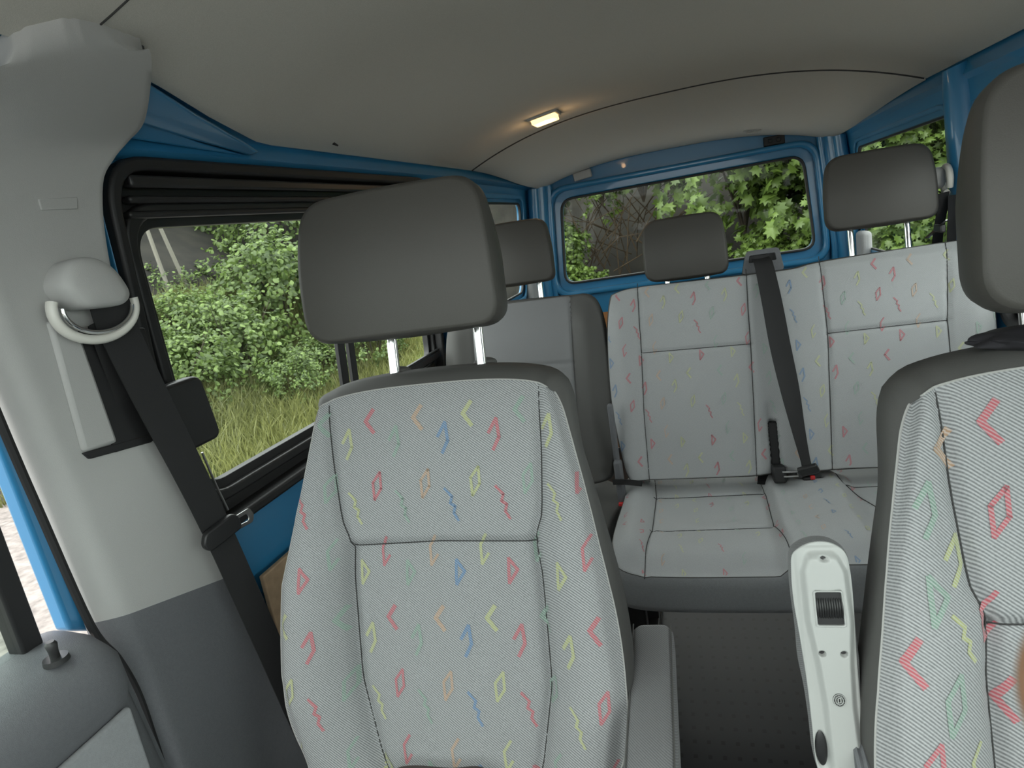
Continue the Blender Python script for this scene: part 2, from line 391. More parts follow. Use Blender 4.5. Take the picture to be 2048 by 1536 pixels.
# ---------------------------------------------------------------- sliding door window (left) and its twin (right)
def side_window(name, MP, side, gl, outr, label, divs, chan=None):
    e = empty(name); struct(e, label); sx = side
    rim = MP
    def fn(d): return lambda y, z: tuple(Vector(MP(y, z))+Vector((sx*d, 0, 0)))
    # stepped black surround: inner lip, ridge and outer seal
    g0 = roundpoly(gl, .055, 8); g1 = roundpoly(off(gl, .018), .07, 8); g2 = roundpoly(off(gl, .04), .08, 8); g3 = roundpoly(outr, .08, 8)
    loopframe('window_frame', g0, g3, fn(.030), .02, (sx, 0, 0), BLKG, e, .004)
    loopframe('window_frame_ridge', g1, g2, fn(.015), .02, (sx, 0, 0), BLKG, e, .005)
    g4 = roundpoly(off(outr, -.012), .07, 8); g3 = roundpoly(off(outr, .010), .09, 8)
    loopframe('door_seal', g4, g3, fn(-.010), .055, (sx, 0, 0), BLK, e, .006)
    bmobj('glass', plate(g0, [], fn(.040), 0, None), GLASS, e, False)
    for y0, y1, d in divs:
        bm = bmesh.new(); zA, zB = gl[0][1]-.002, gl[3][1]+.002
        P = [Vector(fn(d)(y, z)) for y, z in ((y0, zA), (y1, zA), (y1-.005, zB), (y0-.005, zB))]
        a = [bm.verts.new(p) for p in P]; c = [bm.verts.new(p+Vector((sx*.012, 0, 0))) for p in P]
        for i in range(4): bm.faces.new((a[i], a[(i+1) % 4], c[(i+1) % 4], c[i]))
        bm.faces.new(a[::-1]); bm.faces.new(c); bevel(bmobj('divider', bm, BLKG, e), .002, 2)
    if chan:
        y0, y1 = chan; bm = bmesh.new(); P = [(y0, gl[0][1]), (y1, gl[0][1]-.0)]
        for dz, dd, h, t in ((0, .0, .022, .03), (.016, -.008, .006, .012)):
            box(bm, (MP(0, gl[0][1])[0]+sx*(.012+dd), (y0+y1)/2, gl[0][1]-.005+dz), (t, y1-y0, h))
        bevel(bmobj('slide_channel', bm, BLKG, e), .002, 2)
    return e
gL = [(.995, zz(-.385)), (2.165, zz(-.40)), (2.15, zz(.095)), (.945, zz(.095))]
win1 = side_window('window_1', LM, -1, gL, off(slide_out, .008), 'sliding door window with a two-part black framed slider', [(1.53, 1.565, .02), (1.60, 1.63, .028)], (1.58, 2.18))
gR = [(1.02, zz(-.40)), (2.07, zz(-.40)), (2.07, zz(.11)), (1.02, zz(.11))]
side_window('window_5', RM, 1, gR, off(slideR, .006), 'right middle window in a black frame', [])
# ribbed black header over the sliding window
bm = bmesh.new()
for z_, d_, h_ in ((.165, .004, .02), (.138, .012, .012), (.115, .018, .012)):
    box(bm, (wallx(zz(z_), -1)-d_-.012+.012, 1.55, zz(z_)), (.02, 1.26, h_))
struct(bevel(bmobj('trim_11', bm, BLKG), .005, 3), 'ribbed black track cover above the sliding window')
def quarter(name, MP, side, gl, label, out=.014):
    e = struct(empty(name), label)
    fn = lambda d: (lambda y, z: tuple(Vector(MP(y, z))+Vector((side*d, 0, 0))))
    loopframe('window_seal', roundpoly(off(gl, -.006), .05), roundpoly(off(gl, .004), .06), fn(.002), .012, (side, 0, 0), BLK, e, .002)
    bmobj('glass', plate(roundpoly(off(gl, .002), .05), [], fn(.010), 0, None), GLASSR, e, False)
quarter('window_2', LM, -1, q_out, 'left rear quarter window'); quarter('window_4', RM, 1, qR, 'right rear quarter window')
# second pressing around the quarter windows (the painted reveal)
struct(loopframe('trim_12', roundpoly(off(qR, .02), .07), roundpoly(off(qR, .036), .09), RM, .009, (-1, 0, 0), BLUE, None, .004), 'blue raised rim around the right quarter window')
struct(loopframe('trim_13', roundpoly(off(q_out, .02), .07), roundpoly(off(q_out, .04), .09), LM, .009, (1, 0, 0), BLUE, None, .004), 'blue raised rim around the left quarter window')
# right-hand pillar between the windows, rounded
bm = bmesh.new(); tube(bm, [(.775, 2.235, 0), (.775, 2.235, zz(-.35)), (.745, 2.235, zz(.17)), (.725, 2.235, zz(.235))], [.055, .055, .052, .035], 20, squash=1.0); struct(bmobj('trim_14', bm, BLUE), 'blue rounded pillar between the right windows')
bm = bmesh.new(); tube(bm, [(-.885, 2.31, 0), (-.885, 2.31, zz(-.35)), (-.855, 2.31, zz(.17))], [.05, .05, .03], 20); struct(bmobj('trim_15', bm, BLUE), 'blue rounded pillar behind the sliding door')
# ---------------------------------------------------------------- front pillar trim (left)
def mix(a, b_, t): return a*(1-t)+b_*t
# rows from the roof down: (left image edge, right image edge)
rowsP = [((-40, 120), (285, 98)), ((-90, 170), (301, 105)), ((-120, 230), (302, 165)), ((-130, 290), (288, 245)), ((-130, 330), (255, 285)), ((-110, 380), (228, 318)), ((-85, 430), (206, 368)), ((-70, 500), (212, 480)),
         ((-48, 600), (240, 600)), ((8, 740), (300, 740)), ((66, 880), (360, 900)), ((120, 1010), (425, 1050)), ((214, 1245), (480, 1145))]
def pillar_grid(rows_, n=26, inset=.020):
    out = []
    LR = [(hit_left(*a, inset=inset), hit_left(*b_, inset=inset)) for a, b_ in rows_]
    L = smoothpts([tuple(a) for a, _ in LR], 5); Rr = smoothpts([tuple(b_) for _, b_ in LR], 5)
    for a, b_ in zip(L, Rr):
        a = Vector(a); b_ = Vector(b_); row = []
        nrm = Vector((1, 0, 0))
        row.append(a+Vector((-.050, .004, 0))); row.append(a+Vector((-.035, -.002, 0)))
        for k in range(n+1):
            t = k/n; p = mix(a, b_, t); d_ = max(0, 1-t/.16); p = p+Vector((-.020*d_**2, 0, 0)); row.append(p)
        row.append(b_+Vector((-.006, .006, .002))); row.append(b_+Vector((-.03, .010, .004)))
        out.append(row)
    return out
pt = empty('pillar_trim', (-.89, .8, 0.9), label='light grey trim with dark grey foot on the pillar behind the front door', cat='pillar trim')
G = pillar_grid(rowsP)
nc = len(G[0]); arc = []
for j in range(nc):
    px_ = -40+325*j/(nc-1); py_ = float(np.interp(px_, [-40, 0, 60, 130, 190, 240, 285], [142, 114, 76, 59, 66, 82, 98])); arc.append(hit_ceil(px_, py_, inset=.014))
mid_ = [a*.45+b_*.55+Vector((0, 0, -.004)) for a, b_ in zip(arc, G[3])]
bm = grid([[p+Vector((0, 0, .02)) for p in arc], arc, mid_]+G[3:]); ob = bmobj('upper_panel', bm, LTRIM, None, sharp=70); ob.parent = pt; ob.matrix_parent_inverse = Matrix.Translation((.89, -.8, -.9)); ob['label'] = 'light grey upper panel'
low0 = G[-1]
rowsQ = []
ya = [p.y for p in low0]
for i, z_ in enumerate(np.linspace(0, 1, 12)):
    row = []
    for j, p in enumerate(low0):
        q = p.copy(); q.z = p.z*(1-z_)+.0*z_; q.y = p.y+(.12 if j > 6 else .10)*z_*(j/len(low0)); q.x = p.x+.012*math.sin(min(1, z_*4)*math.pi/2)*(1 if j > 4 else .4); row.append(q)
    rowsQ.append(row)
ob = bmobj('lower_panel', grid(rowsQ), DTRIM, None, sharp=70); ob.parent = pt; ob.matrix_parent_inverse = Matrix.Translation((.89, -.8, -.9)); ob['label'] = 'dark grey lower panel'
def onp(px, py, ins=.022): return hit_left(px, py, inset=ins)
# belt slot, slider cover and clip mark
def patch(name, pix, ins, th, m, parent, bev=.002):
    P = [onp(*p, ins=ins+.008) for p in pix]; bm = bmesh.new(); vs = [bm.verts.new(p) for p in P]; f = bm.faces.new(vs)
    r = bmesh.ops.extrude_face_region(bm, geom=[f])
    for e in r['geom']:
        if isinstance(e, bmesh.types.BMVert): e.co += Vector((-th, 0, 0))
    o = bmobj(name, bm, m, None); o.parent = parent; o.matrix_parent_inverse = Matrix.Translation(parent.location).inverted(); bevel(o, bev, 2); return o
patch('belt_slot', [(150, 660), (290, 655), (345, 870), (232, 905)], .0165, .02, BLK, pt)
patch('slide_cover', [(98, 640), (158, 655), (238, 885), (170, 905)], .0195, .012, LTRIM, pt, .006)
patch('slot_lip', [(168, 906), (300, 868), (306, 884), (182, 918)], .0175, .012, BLK, pt)
patch('cover_cap', [(78, 398), (155, 394), (156, 418), (84, 420)], .0142, .004, LTRIM, pt, .001)
# dark gap line where trim meets the roof felt
g = [hit_ceil(*p, inset=.002) for p in ((-60, 175), (0, 112), (60, 72), (130, 58), (190, 66), (240, 82), (280, 95))]
bm = bmesh.new(); tube(bm, [Vector(p) for p in smoothpts([tuple(q) for q in g], 6)], .0065, 8); struct(bmobj('trim_16', bm, GROOVE), 'dark gap between pillar trim and headliner')
g = [hit_ceil(*p, inset=.0) for p in ((180, 62), (215, 32), (255, -4), (300, -45))]
bm = bmesh.new(); tube(bm, [Vector(p) for p in smoothpts([tuple(q) for q in g], 6)], .0016, 6); struct(bmobj('trim_17', bm, GROOVE), 'thin joint line in the headliner above the front door')
# ---------------------------------------------------------------- front door (left) and its twin
def front_door(name, side, lab):
    e = struct(empty(name), lab); X0 = -.90 if side < 0 else .79; s = -side
    P = [(-.05, -.452), (0.0, -.452), (.045, -.458), (.072, -.475), (.082, -.50), (.080, -.545), (.070, -.565), (.070, -1.25), (-.05, -1.25)]
    ys = [-.75]+list(np.linspace(-.5, .60, 12))+[.63, .648, .656]
    rows = []
    for y in ys:
        k = 0 if y < .6 else (y-.6)/.056; sh = .03*k**2.5
        rows.append([(X0+s*(x-(sh if x > -.04 else 0)), y+(.07*max(0, (-.46-z)/.3) if y > .5 else 0)*0+(y > .3)*max(0, -.47-z)*.10, zz(z)-sh*(.4 if z > -.5 else 0)) for x, z in P])
    bm = grid(rows); bmesh.ops.holes_fill(bm, edges=bm.edges[:], sides=0)
    bmobj('door_ledge', bm, DTRIM, e, sharp=50)
    # fabric faced lower panel
    bm = bmesh.new(); box(bm, (X0+s*.076, -.06, zz(-.90)), (.012, 1.38, .67)); bevel(bmobj('door_panel', bm, MTRIM, e), .005)
    # window frame post and sill
    bm = prism([(0, 0), (.03, 0), (.03, .03), (0, .03)], lambda a, b_: (X0-s*(.045)+s*a, .585+b_, zz(-.455)), lambda a, b_: (X0+s*(.02)+s*a, .535+b_, zz(.17)))
    bevel(bmobj('window_frame', bm, BLK, e), .004)
    bm = prism([(0, 0), (.004, 0), (.004, 1.3), (0, 1.3)], lambda a, b_: (X0-s*.03+s*a, -.7+b_, zz(-.455)), lambda a, b_: (X0+s*.035+s*a, -.75+b_, zz(.17)))
    bmobj('glass', bm, GLASS, e, False)
    return e
dl = front_door('door_1', -1, 'front door with dark grey ledge seen from inside')
front_door('door_2', 1, 'front door on the steering side')
# door seal and blue shut face between door and trim
bm = bmesh.new(); tube(bm, [Vector(p) for p in smoothpts([tuple(q) for q in [hit_left(*p, inset=.016) for p in ((-90, 640), (-24, 785), (25, 900), (74, 1012), (182, 1252), (236, 1318), (275, 1385), (305, 1470), (338, 1575))]], 6)], .006, 8); struct(bmobj('trim_18', bm, BLK), 'black seal along the front door opening')
P0 = [(-.965, .60, zz(-.46)), (-.935, .665, zz(-.46)), (-.90, .645, zz(.18)), (-.925, .575, zz(.18))]
P0 = [hit_left(*p, inset=-.035) for p in ((-80, 620), (12, 800), (205, 1262), (140, 1262), (0, 900), (-100, 690))]
bm = bmesh.new(); f_ = bm.faces.new([bm.verts.new(p) for p in P0]); r = bmesh.ops.extrude_face_region(bm, geom=[f_])
for e in r['geom']:
    if isinstance(e, bmesh.types.BMVert): e.co.x -= .03
struct(bevel(bmobj('trim_19', bm, BLUE), .006), 'blue shut face of the front door pillar')
# lock pin
bm = bmesh.new(); q = at(112, 1318, Z=zz(-.453)); tube(bm, [q+Vector((0, 0, -.004)), q+Vector((0, 0, .003))], [.016, .015], 20)
tube(bm, [q+Vector((0, 0, 0)), q+Vector((0, 0, .012)), q+Vector((0, 0, .022)), q+Vector((0, 0, .026))], [.006, .006, .0075, .005], 16)
bmobj('lock_pin', bm, BLKG, dl)
# roof header, front posts and dashboard behind the camera (they shape the daylight)
bm = bmesh.new()
for s_, x0, x1 in ((-1, -.88, -.78), (1, .77, .67)):
    tube(bm, [(x0, -.95, zz(-.45)), (x1, -.10, zz(.22))], .04, 12)
struct(bmobj('trim_20', bm, MTRIM), 'front screen posts')
ws = struct(empty('window_6'), 'windscreen'); bmobj('glass', grid([[(x0, -.97, zz(-.47)) for x0 in (-.86, 0, .76)], [(x0, -.12, zz(.27)) for x0 in (-.76, 0, .66)]]), GLASS, ws, False)
bm = prism([(-1.3, -1.3), (-.32, -1.3), (-.30, -.70), (-.42, -.50), (-.60, -.44), (-1.3, -.50)], lambda a, b_: (-.9, a, zz(b_)), lambda a, b_: (.79, a, zz(b_)))
struct(bevel(bmobj('trim_21', bm, DTRIM), .03, 4), 'dark dashboard')
# ---------------------------------------------------------------- seat builders
def groove(u, v, poly, wd=.006, dp=.006):
    """distance based dip along a polyline"""
    best = 1e9
    for i in range(len(poly)-1):
        ax, ay = poly[i]; bx, by = poly[i+1]; dx_, dy_ = bx-ax, by-ay; L = dx_*dx_+dy_*dy_
        t = 0 if L == 0 else max(0, min(1, ((u-ax)*dx_+(v-ay)*dy_)/L)); d_ = math.hypot(u-ax-t*dx_, v-ay-t*dy_)
        if d_ < best: best = d_
    return dp*math.exp(-(best/wd)**2)
def sst(a, b_, x):
    t = max(0, min(1, (x-a)/(b_-a))); return t*t*(3-2*t)
def pad(name, outline, Ffn, mats, parent, nb=220, nr=70, roll=.012, motifs=None, orient='V', piping=None, inset_at_edge=.0):
    """upholstered face: outline (u,v) loop, height function toward the sitter.
       orient V: local x=u, y=-height, z=v    orient H: local x=u, y=v, z=height"""
    O = resample([tuple(p) for p in outline], nb); c = O.mean(0); bm = bmesh.new()
    P3 = (lambda u, v, h: (u, -h, v)) if orient == 'V' else (lambda u, v, h: (u, v, h))
    ts = np.linspace(0, 1, nr+1)[1:]; cv = bm.verts.new(P3(c[0], c[1], Ffn(c[0], c[1]))); prev = None
    for t in ts:
        ring = []
        for o_ in O:
            u, v = c+(o_-c)*t; ring.append(bm.verts.new(P3(u, v, Ffn(u, v))))
        if prev is None:
            for k in range(nb): bm.faces.new((cv, ring[k], ring[(k+1) % nb]))
        else:
            for k in range(nb): bm.faces.new((prev[k], ring[k], ring[(k+1) % nb], prev[(k+1) % nb]))
        prev = ring
    # roll the rim back
    for k_, (dd, dw) in enumerate(((.25, .004), (.6, .012))):
        ring = []
        for o_ in O:
            n_ = (o_-c)/np.linalg.norm(o_-c); p = o_+n_*roll*dd*.15; ring.append(bm.verts.new(P3(p[0], p[1], Ffn(*o_)-dw)))
        for k in range(nb): bm.faces.new((prev[k], ring[k], ring[(k+1) % nb], prev[(k+1) % nb]))
        prev = ring
    ml = list(mats)
    if motifs:
        path = np.array(O)
        def inside(u, v):
            r_ = False; j = len(path)-1
            for i in range(len(path)):
                if (path[i][1] > v) != (path[j][1] > v) and u < (path[j][0]-path[i][0])*(v-path[i][1])/(path[j][1]-path[i][1])+path[i][0]: r_ = not r_
                j = i
            return r_
        names = []
        for (shape, colr, mu, mv, sc) in motifs:
            for line, wdt in SHAPES[shape]:
                pts = [(mu+p[0]*.0125*sc, mv+p[1]*.023*sc) for p in line]
                for i in range(len(pts)-1):
                    a = np.array(pts[i]); b_ = np.array(pts[i+1]); L = np.linalg.norm(b_-a); n = max(1, int(L/.006)); d_ = (b_-a)/L; nn = np.array([-d_[1], d_[0]])*wdt*sc*.5
                    a = a-d_*wdt*.25*sc; b_ = b_+d_*wdt*.25*sc
                    prevv = None
                    for k in range(n+1):
                        p = a+(b_-a)*k/n
                        if not inside(*(p+nn)) or not inside(*(p-nn)): prevv = None; continue
                        l = p+nn; r2 = p-nn
                        cur = [bm.verts.new(P3(q_[0], q_[1], Ffn(*q_)+.0009)) for q_ in (l, p, r2)]
                        if prevv:
                            if colr not in names: names.append(colr)
                            for s_ in (0, 1):
                                f_ = bm.faces.new((prevv[s_], cur[s_], cur[s_+1], prevv[s_+1])); f_.material_index = len(mats)+names.index(colr)
                        prevv = cur
        ml += [MOT[n_] for n_ in names]
    me = bpy.data.meshes.new(name)
    for f_ in bm.faces:
        pass
    bmesh.ops.recalc_face_normals(bm, faces=[f_ for f_ in bm.faces])
    # motif pieces must face the sitter
    tgt = Vector((0, -1, 0)) if orient == 'V' else Vector((0, 0, 1))
    for f_ in bm.faces:
        if f_.material_index >= len(mats) and f_.normal.dot(tgt) < 0: f_.normal_flip()
    bm.to_mesh(me); bm.free(); ob = link(name, me, ml, parent)
    if piping:
        pm, pr = piping; bm = bmesh.new(); pts = [Vector(P3(o_[0], o_[1], Ffn(*o_)-.0005)) for o_ in O]; pts.append(pts[0]); tube(bm, pts, pr, 6, cap=False); bmobj('piping', bm, pm, ob)
    return ob
def shell(name, outline, Ffn, depth_fn, m, parent, nb=160, orient='V', bulge=.012, back_scale=.93, rows=((0, .0, 0), (.1, .006, .0), (.3, .010, 0), (.6, .010, .0), (.85, .004, 0), (1., -.012, 0)), topb=0.0):
    """the dark sides and back of a cushion, following the face outline backwards"""
    O = resample([tuple(p) for p in outline], nb); c = O.mean(0); bm = bmesh.new(); prev = None
    P3 = (lambda u, v, h: (u, -h, v)) if orient == 'V' else (lambda u, v, h: (u, v, h))
    for t, bl, _ in rows:
        ring = []
        for o_ in O:
            n_ = (o_-c)/np.linalg.norm(o_-c); sc = 1-(1-back_scale)*t
            p = c+(o_-c)*sc+n_*(bl+topb*math.sin(min(1, t*1.6)*math.pi*.5)*sst(-.12, .02, o_[1]))*1.0; h0 = Ffn(*o_)-.001; h1 = -depth_fn(*o_); ring.append(bm.verts.new(P3(p[0], p[1], h0+(h1-h0)*t)))
        if prev:
            for k in range(nb): bm.faces.new((prev[k], ring[k], ring[(k+1) % nb], prev[(k+1) % nb]))
        prev = ring
    # back face closed with shrinking rings
    for s_ in (.9, .6, .3):
        ring = []
        for k, o_ in enumerate(O):
            p = c+(o_-c)*back_scale*s_; ring.append(bm.verts.new(P3(p[0], p[1], -depth_fn(*o_)-.012*(1-s_*s_)-.004)))
        for k in range(nb): bm.faces.new((prev[k], ring[k], ring[(k+1) % nb], prev[(k+1) % nb]))
        prev = ring
    bm.faces.new(prev[::-1])
    return bmobj(name, bm, m, parent, sharp=60)
SHAPES = {
    'chevron': [([(.55, .80), (-.6, .0), (.5, -.85)], .0070)],
    'rhomb': [([(.6, 1), (-.55, .25), (-.5, -1), (.6, -.2), (.6, 1)], .0045)],
    'cshape': [([(.5, 1.05), (-.5, .3), (-.35, -1.05), (.55, -.35)], .0045)],
    'jshape': [([(-.8, .1), (.35, 1.05), (.55, -.25), (-.35, -1.1)], .0055)],
    'zigzag': [([(-.8, 1.15), (.15, .55), (-.15, .1), (.5, -.15), (.25, -.6), (.8, -1.15)], .0045)],
    'tri': [([(-.35, .85), (.75, .05), (-.45, -.85), (-.35, .85)], .005)],
}
def motif_field(u0, u1, v0, v1, du=.088, dv=.110, ph=(.025, -.068), pre='', sc=1.0, seed=1, drop=0.0):
    out = []; rnd = random.Random(seed)
    J = ['jshape', 'zigzag', 'tri']; Cc = ['chevron', 'rhomb', 'cshape']
    jc = ['blue', 'red', 'yellow', 'red', 'yellow', 'green']; cc = ['orange', 'yellow', 'green', 'red']
    for k in range(int((u0-.1)/du)-1, int((u1+.1)/du)+2):
        for r_ in range(0, int((v1-v0)/dv)+3):
            u = ph[0]+k*du+r_*.004; v = v1+ph[1]-r_*dv
            if rnd.random() >= drop: out.append((J[r_ % 3], pre+jc[k % 6], u, v, sc))
            u2 = ph[0]-du*.5+k*du+r_*.004; v2 = v1+ph[1]+.036-r_*dv
            if rnd.random() >= drop: out.append((Cc[r_ % 3], pre+cc[(k) % 4], u2, v2, sc))
    return out
def headrest(parent, u, vtop, h, hw, w0, dep, lean=0, name='headrest', postlen=.12, postu=.081, m=VINYL, big=.045, pu=0.0, z_post=0.0):
    """padded headrest on two chrome posts, local frame of the backrest; w0 = how far the face stands forward"""
    e = empty(name, (u, -w0, vtop-h/2)); e.parent = parent; e.rotation_euler = (lean, 0, 0)
    H = h/2
    out = roundpoly([(-hw, -H), (hw, -H), (hw*.985, H*.2), (hw*.90, H), (-hw*.90, H), (-hw*.985, H*.2)], [big, big*.8, .05, big, big, .05], 8)
    Ff = lambda a, b_: .014*(1-(a/hw)**2)+.012*(1-(b_/H)**2)+.004
    # closed cushion: face rings, seam, sides, back
    f_ = pad('cover', out, Ff, [m], e, nb=150, nr=24, roll=.02)
    shell('back_cover', out, Ff, lambda a, b_: dep*(1-.28*max(0, b_/H)), m, e, nb=150, back_scale=.86, rows=((0, 0, 0), (.08, .006, 0), (.3, .011, 0), (.6, .010, 0), (.85, .002, 0), (1, -.012, 0)))
    for s_ in (-1, 1):
        bm = bmesh.new()
        yp = dep*.45+max(0, w0)*.7; x = s_*postu+pu; tube(bm, [(x, yp, -H+.03), (x, yp, -H-.02), (x, yp+z_post, -H-postlen)], .0085, 16)
        tube(bm, [(x-.004, yp-.008, -H-.008), (x-.004, yp-.008+z_post, -H-postlen)], .0022, 6)
        bmobj('post', bm, CHROME, e)
    return e
def front_seat(name, loc, label, motifs=None, hu=0.0, hv=.33, lean=15):
    t = empty(name, loc, (0, 0, 0), label, 'seat')
    b_ = empty('backrest', (0, 0, 0)); b_.parent = t; b_.rotation_euler = (math.radians(-lean), 0, 0)
    half = [(0, .022), (.10, .020), (.17, .012), (.205, -.002), (.222, -.03), (.232, -.07), (.243, -.12), (.256, -.18), (.268, -.24), (.282, -.31), (.290, -.38), (.292, -.45), (.288, -.52), (.27, -.58), (.235, -.63), (.16, -.66), (.0, -.67)]
    out = smoothpts(half[:-1]+[(0, -.67)]+[(-x, v) for x, v in half[-2:0:-1]], 4, True)
    sw = lambda v: float(np.interp(v, [-.66, -.60, -.47, -.30, -.25, -.235, -.20, -.10, 0, .03], [.120, .142, .168, .168, .163, .164, .178, .186, .189, .19]))
    seamL = [(-sw(v), v) for v in np.linspace(-.66, .001, 30)]; seamR = [(-x, v) for x, v in seamL]; mid = [(-sw(-.24), -.243), (0, -.238), (sw(-.24), -.243)]
    def Ff(u, v):
        a = abs(u); s_ = sw(v); bol = float(np.interp(v, [-.66, -.5, -.3, -.2, -.05, .03], [.050, .066, .062, .040, .016, .006]))
        edge = float(np.interp(v, [-.66, -.45, -.3, -.18, 0], [.25, .292, .28, .256, .205]))
        k = (a-s_)/max(.02, edge-s_)
        h = 0
        if k > 0: h = bol*math.sin(min(1, k*1.1)*math.pi*.62)**.8
        h += .010*sst(-.26, -.225, v)*(1-sst(0, .02, a-s_))      # upper insert stands a little proud
        h += .012*(1-(min(a, s_)/s_)**2)*(1-sst(-.30, -.22, v))
        h -= .010*(max(0, (v+.05)/.07))**2 if v > -.05 else 0
        h -= groove(u, v, seamL, .009, .009) if u < 0 else groove(u, v, seamR, .009, .009)
        if abs(v+.24) < .03 and a < s_+.01: h -= groove(u, v, mid, .007, .007)
        h -= .018*sst(.85, 1.05, k)
        return h
    mo = motifs or motif_field(-.32, .32, -.68, 0.0)
    front = pad('backrest_cloth', out, Ff, [FAB], b_, nb=300, nr=90, motifs=mo, piping=(SEAMC, .0014)); front['label'] = 'pale grey twill face with small coloured shapes'
    for nm, sl in (('seam', seamL), ('seam', seamR), ('seam', mid)):
        bm = bmesh.new(); tube(bm, [(p[0], -Ff(*p)-.0024, p[1]) for p in resample(list(sl), 60, False)], .0010, 5); bmobj('seam', bm, GROOVE, front)
    shell('backrest_shell', out, Ff, lambda u, v: .10+.02*sst(-.1, -.5, v), SIDEF, b_, nb=200, back_scale=.94, rows=((0, 0, 0), (.06, .006, 0), (.2, .012, 0), (.5, .014, 0), (.8, .006, 0), (1, -.02, 0)), topb=.028)
    for s_ in (-1, 1):       # post guides on the top edge
        bm = bmesh.new(); bmesh.ops.create_uvsphere(bm, u_segments=24, v_segments=10, radius=1); bmesh.ops.scale(bm, vec=(.021, .016, .009), verts=bm.verts[:]); bmesh.ops.translate(bm, vec=(s_*.081, .070, .052), verts=bm.verts[:])
        bmobj('post_guide', bm, SIDEF, b_)
    headrest(b_, hu, hv, .230, .168, .052, .120, lean=math.radians(4), postlen=.13, pu=-hu)
    # seat cushion (below the frame edge) and base
    cu = roundpoly([(-.25, -.50), (.25, -.50), (.27, .02), (-.27, .02)], .06, 8); cz = -.66
    Fc = lambda u, v: .03*math.exp(-((abs(u)-.23)/.05)**2)+.02-.02*sst(-.42, -.50, v)
    e = empty('cushion', (0, -.17, cz)); e.parent = t
    pad('cushion_cloth', cu, Fc, [FAB], e, nb=120, nr=24, orient='H'); shell('cushion_shell', cu, Fc, lambda u, v: .14, SIDEF, e, nb=120, orient='H', back_scale=.97)
    bm = bmesh.new(); box(bm, (0, -.40, cz-.30), (.40, .42, .36)); bevel(bmobj('pedestal', bm, BLKG, t), .02)
    return t, b_
# passenger seat (left) : plane through its face top at Y=1.0, Z=-.25
ps, psb = front_seat('front_seat', (-.447, 1.0, zz(-.25)), 'grey front passenger seat with small coloured shapes, fully in view, armrest lowered', None, -.018, .334)
dmo = [('chevron', 'red', -.146, -.032, 1.1), ('rhomb', 'red', -.146, -.125, 1.1), ('cshape', 'red', -.163, -.233, 1.1), ('chevron', 'red', -.155, -.318, 1.1), ('cshape', 'red', -.15, -.43, 1.1),
       ('chevron', 'red', -.248, -.263, 1.1), ('rhomb', 'red', -.240, -.366, 1.1), ('tri', 'green', -.217, -.207, 1.2), ('rhomb', 'green', -.213, -.307, 1.2), ('chevron', 'orange', -.190, -.057, 1.0),
       ('jshape', 'yellow', -.192, -.171, 1.0), ('jshape', 'green', -.215, -.117, 1.1), ('zigzag', 'yellow', -.195, -.247, .9), ('cshape', 'yellow', -.195, -.372, .9)]
dmo += [m_ for m_ in motif_field(-.32, .32, -.68, 0.0) if m_[2] > -.10]
ds, dsb = front_seat('front_seat', (.418, .77, zz(-.239)), 'grey driver seat cut off by the right edge, armrest folded up beside it', dmo, .012, .305)
def armrest_cloth(parent, W):
    """lowered armrest, seen from above"""
    e = empty('armrest', W); e.parent = parent
    prof_ = roundpoly([(-.034, -.035), (.034, -.035), (.034, .03), (-.034, .03)], .018, 5)
    rows = []
    for t, sc, dz in ((0, .3, -.02), (.004, .6, -.01), (.014, .85, -.003), (.03, 1, 0), (.15, 1.02, 0), (.28, 1.05, 0), (.36, 1.05, -.002), (.385, .9, -.008), (.395, .5, -.02)):
        rows.append([(x*sc, -t, z*sc+dz-.02*t) for x, z in prof_]+[(prof_[0][0]*sc, -t, prof_[0][1]*sc+dz-.02*t)])
    bm = grid(rows); bmesh.ops.remove_doubles(bm, verts=bm.verts[:], dist=1e-6); bmesh.ops.holes_fill(bm, edges=bm.edges[:], sides=0)
    bmobj('armrest_pad', bm, ARMF, e, sharp=80)
    for s_ in (-1, 1):
        bm = bmesh.new(); tube(bm, [(s_*.031, -t, .0285-.02*t) for t in (.02, .1, .2, .3, .37)], .0012, 5); bmobj('seam', bm, SIDEF, e)
    bm = bmesh.new(); tube(bm, [(-.05, -.03, -.01), (-.03, -.03, -.01)], .012, 16); bmobj('pivot_bolt', bm, STEEL, e)
    return e
pA = at(1304, 1232, Y=1.03); pB = at(1298, 1536, Z=pA.z); arm1 = armrest_cloth(ps, pA+Vector((0, 0, -.03))-Vector(ps.location)); arm1.rotation_euler = (0, 0, math.atan2(pB.x-pA.x, pA.y-pB.y))
